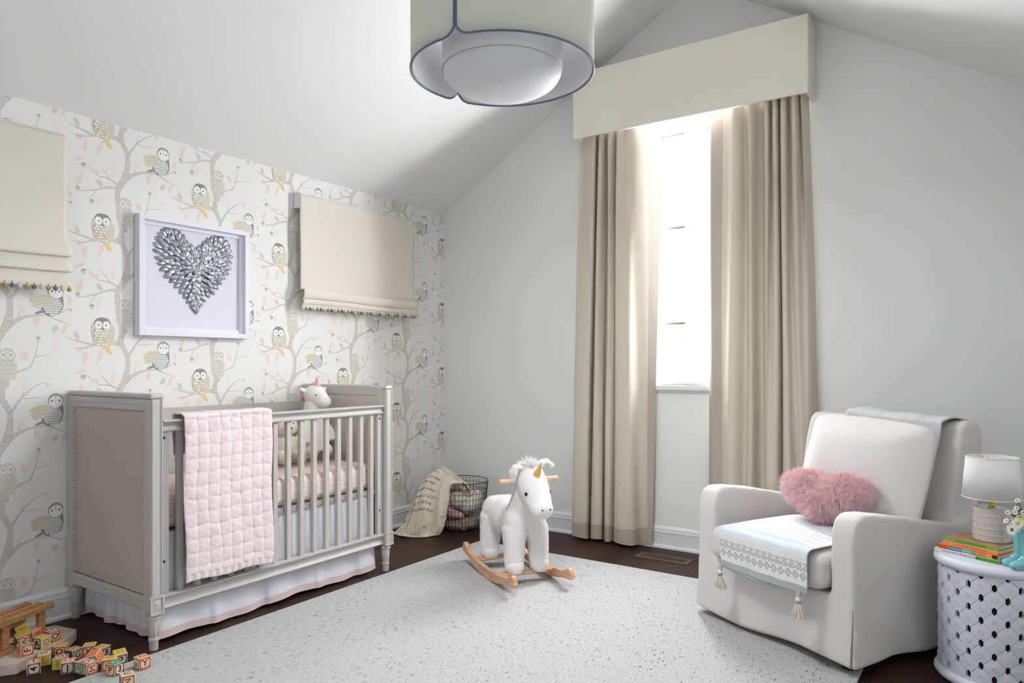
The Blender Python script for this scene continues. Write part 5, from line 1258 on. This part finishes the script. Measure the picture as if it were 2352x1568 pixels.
def softtoy(nm_, lbl, cat, blobs, m_, vox=.007, furl=0, seed=30):
    q = MB()
    for c, r_ in blobs: q.ell(c, r_)
    me_ = union(q, vox, 4, .6, nm_); setmat(me_, m_); cn = [(v_.co.copy(), v_.normal.copy()) for v_ in me_.vertices]; co = []
    for p, n_ in cn: co.extend(p + n_ * (.006 * vnoise(p.x * 38 + p.z * 30, p.y * 38 - p.z * 24, seed) + .003 * vnoise(p.x * 90, p.z * 85 + p.y * 70, seed)))
    me_.vertices.foreach_set('co', co); me_.update(); o = link(nm_, me_, None, loc=(BX, BY, 0)); tag(o, lbl, cat)
    if furl: ff = fur(me_, 9000, furl, .0008, seed=seed, jit=.6, grav=.2); setmat(ff, m_); fo_ = link('fur', ff, o); fo_['kind'] = 'stuff'
    return o
softtoy('curly_plush_toy', 'curly taupe plush toy filling the bottom of the wire basket', 'plush toy', [((.02, -.02, .055), (.135, .130, .046)), ((.09, -.07, .06), (.05, .05, .045)), ((-.06, -.09, .06), (.06, .05, .045)), ((.10, .03, .07), (.05, .06, .045)), ((-.07, .06, .06), (.07, .07, .05))], mat('plush_taupe', (176, 158, 148), .95, bump=(90, 1.0)), furl=.010)
softtoy('pink_plush_toy', 'dusty pink plush toy in the basket, above the taupe toy', 'plush toy', [((.045, -.118, .128), (.048, .042, .032)), ((.005, -.128, .150), (.036, .032, .034)), ((.02, -.100, .112), (.060, .050, .026)), ((.085, -.095, .118), (.034, .034, .026))], mat('plush_rose', (206, 168, 176), .95, bump=(110, .8)))
softtoy('white_fleece_blanket', 'bundled white fleece blanket filling the upper half of the basket', 'blanket', [((.04, .02, .20), (.130, .115, .075)), ((.105, -.04, .185), (.050, .06, .050)), ((.05, -.09, .215), (.07, .055, .045)), ((.0, -.06, .24), (.10, .085, .05)), ((-.05, .05, .23), (.1, .09, .06)), ((.11, .04, .235), (.055, .07, .05)), ((.07, -.09, .235), (.06, .055, .035)), ((.13, -.02, .20), (.045, .06, .06)), ((-.02, -.13, .215), (.05, .04, .04))], mat('fleece_white', (226, 222, 212), .95, bump=(60, 1.0)))
# cream blanket with printed words spilling over the rim; control points in room coordinates, rows from the toy side down to the floor
M_cb = mat('blanket_cream', (222, 214, 196), .92, spec=.08, bump=(340, .25)); M_cs = mat('blanket_sherpa', (226, 212, 186), .97, bump=(130, 1.2))
CP = [
 [(.300, -.250, .330), (.380, -.270, .335), (.455, -.300, .320), (.505, -.330, .290), (.525, -.350, .260)],
 [(.255, -.330, .385), (.330, -.360, .410), (.410, -.400, .405), (.470, -.430, .375), (.520, -.420, .345)],
 [(.215, -.420, .385), (.300, -.450, .440), (.395, -.500, .450), (.455, -.515, .400), (.490, -.515, .352)],
 [(.205, -.500, .340), (.275, -.560, .385), (.365, -.590, .385), (.440, -.570, .330), (.488, -.535, .290)],
 [(.215, -.570, .255), (.280, -.640, .290), (.365, -.650, .275), (.440, -.610, .230), (.485, -.555, .200)],
 [(.215, -.640, .150), (.290, -.700, .170), (.370, -.690, .165), (.435, -.640, .120), (.475, -.575, .105)],
 [(.190, -.690, .060), (.270, -.735, .070), (.350, -.720, .075), (.415, -.665, .045), (.458, -.590, .035)],
 [(.150, -.730, .010), (.230, -.765, .012), (.320, -.745, .012), (.395, -.685, .010), (.440, -.605, .010)]]
def bsp(i, t_, P):
    n = len(P); g = lambda k: Vector(P[max(0, min(n - 1, k))]); a, b, c, d = g(i - 1), g(i), g(i + 1), g(i + 2)
    return 0.5 * ((2 * b) + (c - a) * t_ + (2 * a - 5 * b + 4 * c - d) * t_ * t_ + (3 * b - a - 3 * c + d) * t_ ** 3)
def surf(u_, v_):
    fu = min(u_ * 4, 3.9999); fv = min(v_ * 7, 6.9999); iu, iv = int(fu), int(fv)
    rows = [bsp(iu, fu - iu, CP[max(0, min(7, iv + k))]) for k in (-1, 0, 1, 2)]
    a, b, c, d = rows; t_ = fv - iv
    p = 0.5 * ((2 * b) + (c - a) * t_ + (2 * a - 5 * b + 4 * c - d) * t_ * t_ + (3 * b - a - 3 * c + d) * t_ ** 3)
    fa = sin(u_ * 13 + v_ * 3.5 + .8 * sin(v_ * 5)); fb = sin(u_ * 21 - v_ * 7 + 1)
    fold = .020 * math.copysign(abs(fa) ** 1.5, fa) * min(1, v_ * 3) + .012 * math.copysign(abs(fb) ** 1.6, fb) * min(1, v_ * 2) + .005 * vnoise(u_ * 14, v_ * 17, 4) + .002 * vnoise(u_ * 40, v_ * 50, 2)
    fold *= .35 + .65 * abs(sin(v_ * 2.2)) ; p = p + Vector((.35, -.75, .35)) * fold
    p.z = max(p.z, .008)
    return p
def srfn(a, b, e=.006):
    n_ = (surf(min(1, a + e), b) - surf(max(0, a - e), b)).cross(surf(a, min(1, b + e)) - surf(a, max(0, b - e))); n_.normalize()
    return -n_ if (n_.y > 0 if abs(n_.y) > .25 else n_.z < 0) else n_
cbk = thing('printed_blanket', 'cream blanket with handwritten print spilling from the wire basket to the floor', 'blanket', (.33, -.6, .006))
OF = Vector((.33, -.6, .006))
MB().grid(lambda a, b: surf(a, b) - OF, 70, 100).build('cloth', M_cb, cbk, smooth=True, fix=False)
MB().grid(lambda a, b: surf(a, b) - OF - srfn(a, b) * .011, 60, 80).build('sherpa_lining', M_cs, cbk, smooth=True, fix=False, label='curly cream underside of the blanket')
MB().tube([tuple(surf(i / 60, 1) - OF) for i in range(61)], .007, 7).build('bound_edge', M_cs, cbk, smooth=True)
MB().tube([tuple(surf(1, .15 + .85 * i / 60) - OF) for i in range(61)], .006, 7).build('bound_edge', M_cs, cbk, smooth=True)
M_ik = mat('print_ink', (70, 62, 60), .9)
for st, uc, vc, sz in (('you are my  sunshine', .42, .30, .020), ('so be your,', .40, .355, .020), ('my heart, my dear,', .43, .41, .020), ('you are my own', .40, .465, .020), ('as you are loved', .42, .52, .020), ('you be you, I LOVE', .44, .575, .020), ('You, my darling', .42, .63, .020), ('LITTLE BUNNY.', .46, .685, .022)):
    vs, fs = text_geo(st, sz, .0); q = MB(); pts = []
    for x, y in vs:
        a = min(.99, max(.01, uc + x / .30)); b = min(.99, max(.01, vc - y / .62 - x * .55)); e = .004
        pts.append(surf(a, b) + srfn(a, b) * .0016 - OF)
    q.add(pts, fs).build('printed_line', M_ik, cbk, fix=False)

# ------------------------------------------------------------------ wooden slatted toy wagon on a washed plank
M_wg = wood('honey_pine', (156, 110, 70), (190, 140, 92), (3, 1, 8), .5, 7); M_ww = wood('washed_wood', (196, 178, 166), (220, 206, 196), (3, 1, 8), .7, 6)
pk = thing('toy_base_board', 'thick whitewashed wooden board on the floor carrying the slatted toy', 'board', (.40, -3.10, 0)); 
pts = [(.399, -2.960), (.514, -3.200), (.470, -3.262), (.200, -3.420), (.080, -3.300), (.200, -2.930), (.330, -2.900)]
MB().prism([(a - .40, b + 3.10) for a, b in pts], 'z', .0, .044).build('board', M_ww, pk, bevel=.003)
wg = thing('slatted_toy_wagon', 'honey pine slatted toy cart at the lower left edge of the photo', 'toy', (.30, -3.12, .0445)); zt_ = .186 - .0445
dr = Vector((-.079, .209)).normalized(); nr_ = Vector((dr.y, -dr.x))  # nr_ points towards the camera side
org = Vector((.396 - .30, -3.190 + 3.12))
def slab(s0, s1, n0, n1, z0, z1, nm_, m_=M_wg, bev=.003):
    P = [org + dr * s + nr_ * n for s, n in ((s0, n0), (s1, n0), (s1, n1), (s0, n1))]
    return MB().prism([(p.x, p.y) for p in P], 'z', z0, z1).build(nm_, m_, wg, bevel=bev)
for k in range(3): slab(-.20, .212 - k * .012, .012 - .046 * k - .034, .012 - .046 * k, zt_ - .022, zt_, 'roof_slat')
for n0 in (-.012, -.112):
    for s0 in (.0, .165, -.16): slab(s0 - .016, s0 + .016, n0 - .010, n0 + .010, .022, zt_ - .022, 'post')
    slab(-.2, .035 if n0 > -.05 else .19, n0 - .014, n0 + .014, .0, .022, 'side_rail')
slab(-.2, .19, -.098, -.026, .0, .006, 'deck')
# ------------------------------------------------------------------ alphabet blocks
BS = .0225
M_bl0 = wood('block_wood', (222, 200, 168), (236, 216, 186), (20, 20, 60), .55, 5)
BCOL = {'red': (184, 92, 74), 'blue': (84, 90, 122), 'yel': (206, 178, 88), 'grn': (70, 132, 94), 'org': (214, 128, 88), 'pnk': (222, 150, 130), 'nat': (214, 190, 152), 'gry': (110, 106, 110)}
LCOL = {'r': (140, 26, 26), 'b': (34, 30, 96), 'k': (52, 44, 44), 'y': (186, 150, 50), 'g': (38, 110, 68), 'o': (196, 84, 40), 'w': (236, 224, 200)}
for k, v_ in BCOL.items(): mat('block_' + k, v_, .55)
for k, v_ in LCOL.items(): mat('letter_' + k, v_, .55)
M_fb = mat('block_field', (226, 200, 160), .6)
CUBE = MB().box((-BS, -BS, -BS), (BS, BS, BS)).mesh('toy_block'); CUBE.materials.append(M_bl0)
_fp = {}
def face_meshes(col, full):
    k = (col, full)
    if k not in _fp:
        a, b = BS - .0018, BS - .0062
        o_ = [(-a, -a), (a, -a), (a, a), (-a, a)]; rad = .009; inner = []
        for cx, cy, s0 in ((b - rad, b - rad, 0), (-b + rad, b - rad, 90), (-b + rad, -b + rad, 180), (b - rad, -b + rad, 270)):
            for t_ in range(0, 91, 30): inner.append((cx + rad * cos(R(s0 + t_)), cy + rad * sin(R(s0 + t_))))
        m1 = MB().prism(o_, 'z', BS, BS + .0003).mesh('face_panel'); m1.materials.append(MATS['block_' + col])
        m2 = None
        if not full: m2 = MB().prism(inner, 'z', BS + .0002, BS + .0006).mesh('face_field'); m2.materials.append(M_fb)
        _fp[k] = (m1, m2)
    return _fp[k]
ROT = {'T': Matrix.Identity(4), 'A': Matrix.Rotation(R(90), 4, 'Z') @ Matrix.Rotation(R(90), 4, 'X'), 'B': Matrix.Rotation(R(90), 4, 'X')}
def block(lbl, x, y, z, phi, faces, tilt=(0, 0)):
    """A = face whose outward normal points along phi; B = face turned 90 degrees clockwise from it; T = top"""
    b = bpy.data.objects.new('toy_block', CUBE); COL.objects.link(b); tag(b, lbl, 'toy block', 'wooden alphabet blocks')
    md = b.modifiers.new('bevel', 'BEVEL'); md.width = .0016; md.segments = 2
    b.matrix_world = Matrix.Translation((x, y, z)) @ Matrix.Rotation(R(phi), 4, 'Z') @ Matrix.Rotation(R(tilt[0]), 4, 'X') @ Matrix.Rotation(R(tilt[1]), 4, 'Y')
    for fk, (col, ch_, lc, rot) in faces.items():
        full = lc in ('y', 'o', 'w') or ch_ is None
        m1, m2 = face_meshes(col, full)
        T = ROT[fk]
        o = link('face_panel', m1, b); o.matrix_local = T
        if m2: o2 = link('face_field', m2, b); o2.matrix_local = T
        if ch_:
            vs, fs = text_geo(ch_, .034, .0 if ch_ in 'MNWK' else .022); q = MB(); c, s_ = cos(R(rot)), sin(R(rot))
            q.add([(vx * c - vy * s_, vx * s_ + vy * c, BS + .0009) for vx, vy in vs], fs); lm = q.mesh('letter', fix=False); lm.materials.append(MATS['letter_' + lc]); ol = link('letter', lm, b); ol.matrix_local = T
    return b
zf, zr, zp = BS + .001, BS + .0135, .0445 + BS + .0005
block('blue bordered block showing a sideways 4, orange I on top', .552, -3.157, zf, -20, {'A': ('blue', '4', 'b', 90), 'T': ('org', 'I', 'r', 90), 'B': ('nat', None, 'k', 0)})
block('yellow block close behind the sideways 4 block', .500, -3.098, zf, 62, {'B': ('yel', 'E', 'y', 0), 'T': ('nat', 'S', 'k', 90), 'A': ('yel', None, 'y', 0)})
block('yellow topped block with a red letter O', .462, -3.020, zf, 52, {'B': ('red', 'O', 'r', 0), 'T': ('yel', None, 'y', 0), 'A': ('yel', None, 'y', 0)})
block('block with a red H on top and a blue side', .546, -3.008, zf, 12, {'T': ('red', 'H', 'r', 100), 'B': ('blue', None, 'b', 0), 'A': ('blue', 'G', 'k', 0)})
block('yellow sided block with S on top, before the H block', .588, -3.076, zf, 45, {'B': ('yel', 'F', 'y', 0), 'T': ('gry', 'S', 'k', 80), 'A': ('red', 'A', 'r', 0)})
block('dark blue block with a J and an orange C on top', .654, -3.078, zf, 62, {'B': ('blue', 'J', 'b', 0), 'T': ('org', 'C', 'r', 90), 'A': ('blue', None, 'b', 0)})
block('yellow topped block with a red letter X', .555, -2.952, zf, 54, {'B': ('red', 'X', 'r', 0), 'T': ('yel', None, 'y', 0), 'A': ('gry', None, 'k', 0)})
block('yellow topped block with a red letter Z', .620, -2.934, zf, 20, {'B': ('red', 'Z', 'r', 0), 'A': ('blue', 'B', 'b', 0), 'T': ('yel', None, 'y', 0)})
block('pink block tipped up behind the two yellow topped blocks', .678, -2.990, zf + .009, 40, {'B': ('pnk', 'S', 'r', 0), 'A': ('org', None, 'o', 0), 'T': ('org', None, 'o', 0)}, (18, -14))
block('green sided block with a sideways red M and white top', .761, -3.050, zf + .0115, 4, {'A': ('red', 'M', 'r', 90), 'B': ('grn', 'E', 'g', 0), 'T': ('blue', 'K', 'b', 0)})
block('dark block mostly hidden between the J and M blocks', .705, -3.045, zf, 14, {'B': ('blue', 'W', 'g', 0), 'T': ('pnk', None, 'r', 0), 'A': ('gry', None, 'k', 0)})
block('yellow topped block with a red I beside the green topped block', .793, -2.990, zr, 50, {'B': ('red', 'I', 'r', 0), 'T': ('yel', 'O', 'y', 0), 'A': ('yel', None, 'y', 0)})
block('green topped block showing P and 3', .853, -3.000, zr, 18, {'B': ('red', 'P', 'r', 0), 'A': ('blue', '3', 'b', 0), 'T': ('grn', 'C', 'w', 90)})
block('block with a dark 2 and tilted yellow top', .752, -2.930, zf + .008, -14, {'A': ('blue', '2', 'b', 0), 'T': ('yel', 'D', 'y', 0), 'B': ('yel', None, 'y', 0)}, (0, 12))
block('orange topped block with a red Y standing alone on the rug', .884, -2.912, zr, 0, {'A': ('red', 'Y', 'r', 0), 'B': ('gry', 'a', 'k', 0), 'T': ('org', 'G', 'r', 90)})
block('block with a sideways red N at the bottom edge of the photo', .992, -3.026, zr, -18, {'A': ('red', 'N', 'r', 90), 'T': ('nat', 'U', 'k', 0), 'B': ('gry', None, 'k', 0)})
block('pink sided block with a sideways F on the whitewashed board', .452, -3.147, zp, 0, {'A': ('red', 'F', 'r', 90), 'B': ('pnk', 'R', 'o', 0), 'T': ('blue', 'E', 'k', 90)})
block('yellow topped block with a dark A on the whitewashed board', .425, -3.076, zp, 18, {'B': ('gry', 'A', 'k', 0), 'A': ('nat', 'O', 'y', 0), 'T': ('yel', None, 'y', 0)})
block('block with a red Q at the right end of the board', .383, -3.020, zp, 8, {'A': ('red', 'Q', 'r', 90), 'B': ('red', None, 'r', 0), 'T': ('blue', 'I', 'b', 80)})
block('orange block with P leaning inside the slatted toy', .342, -3.074, zp + .010, 22, {'A': ('org', 'P', 'o', 0), 'B': ('org', 'N', 'o', 0), 'T': ('org', 'I', 'r', 0)}, (12, 0))
block('tilted block with a red N inside the slatted toy', .362, -3.120, zp + .014, -8, {'A': ('red', 'N', 'r', 70), 'B': ('gry', None, 'k', 0), 'T': ('yel', None, 'y', 0)}, (16, 6))
block('yellow block tipped on top of the pile in the slatted toy', .325, -3.112, zp + .047, -12, {'A': ('yel', 'B', 'y', 0), 'B': ('gry', None, 'k', 0), 'T': ('yel', None, 'y', 0)}, (18, 14))
block('block with a black letter J behind the front post of the slatted toy', .330, -3.165, zp, 0, {'A': ('nat', 'J', 'k', 90), 'B': ('nat', None, 'k', 0), 'T': ('red', None, 'r', 0)}, (0, 0))
block('orange block behind the tilted yellow block in the slatted toy', .278, -3.125, zp + .030, 10, {'A': ('org', None, 'o', 0), 'T': ('org', None, 'o', 0), 'B': ('org', None, 'o', 0)}, (20, 0))
bpy.context.view_layer.update()
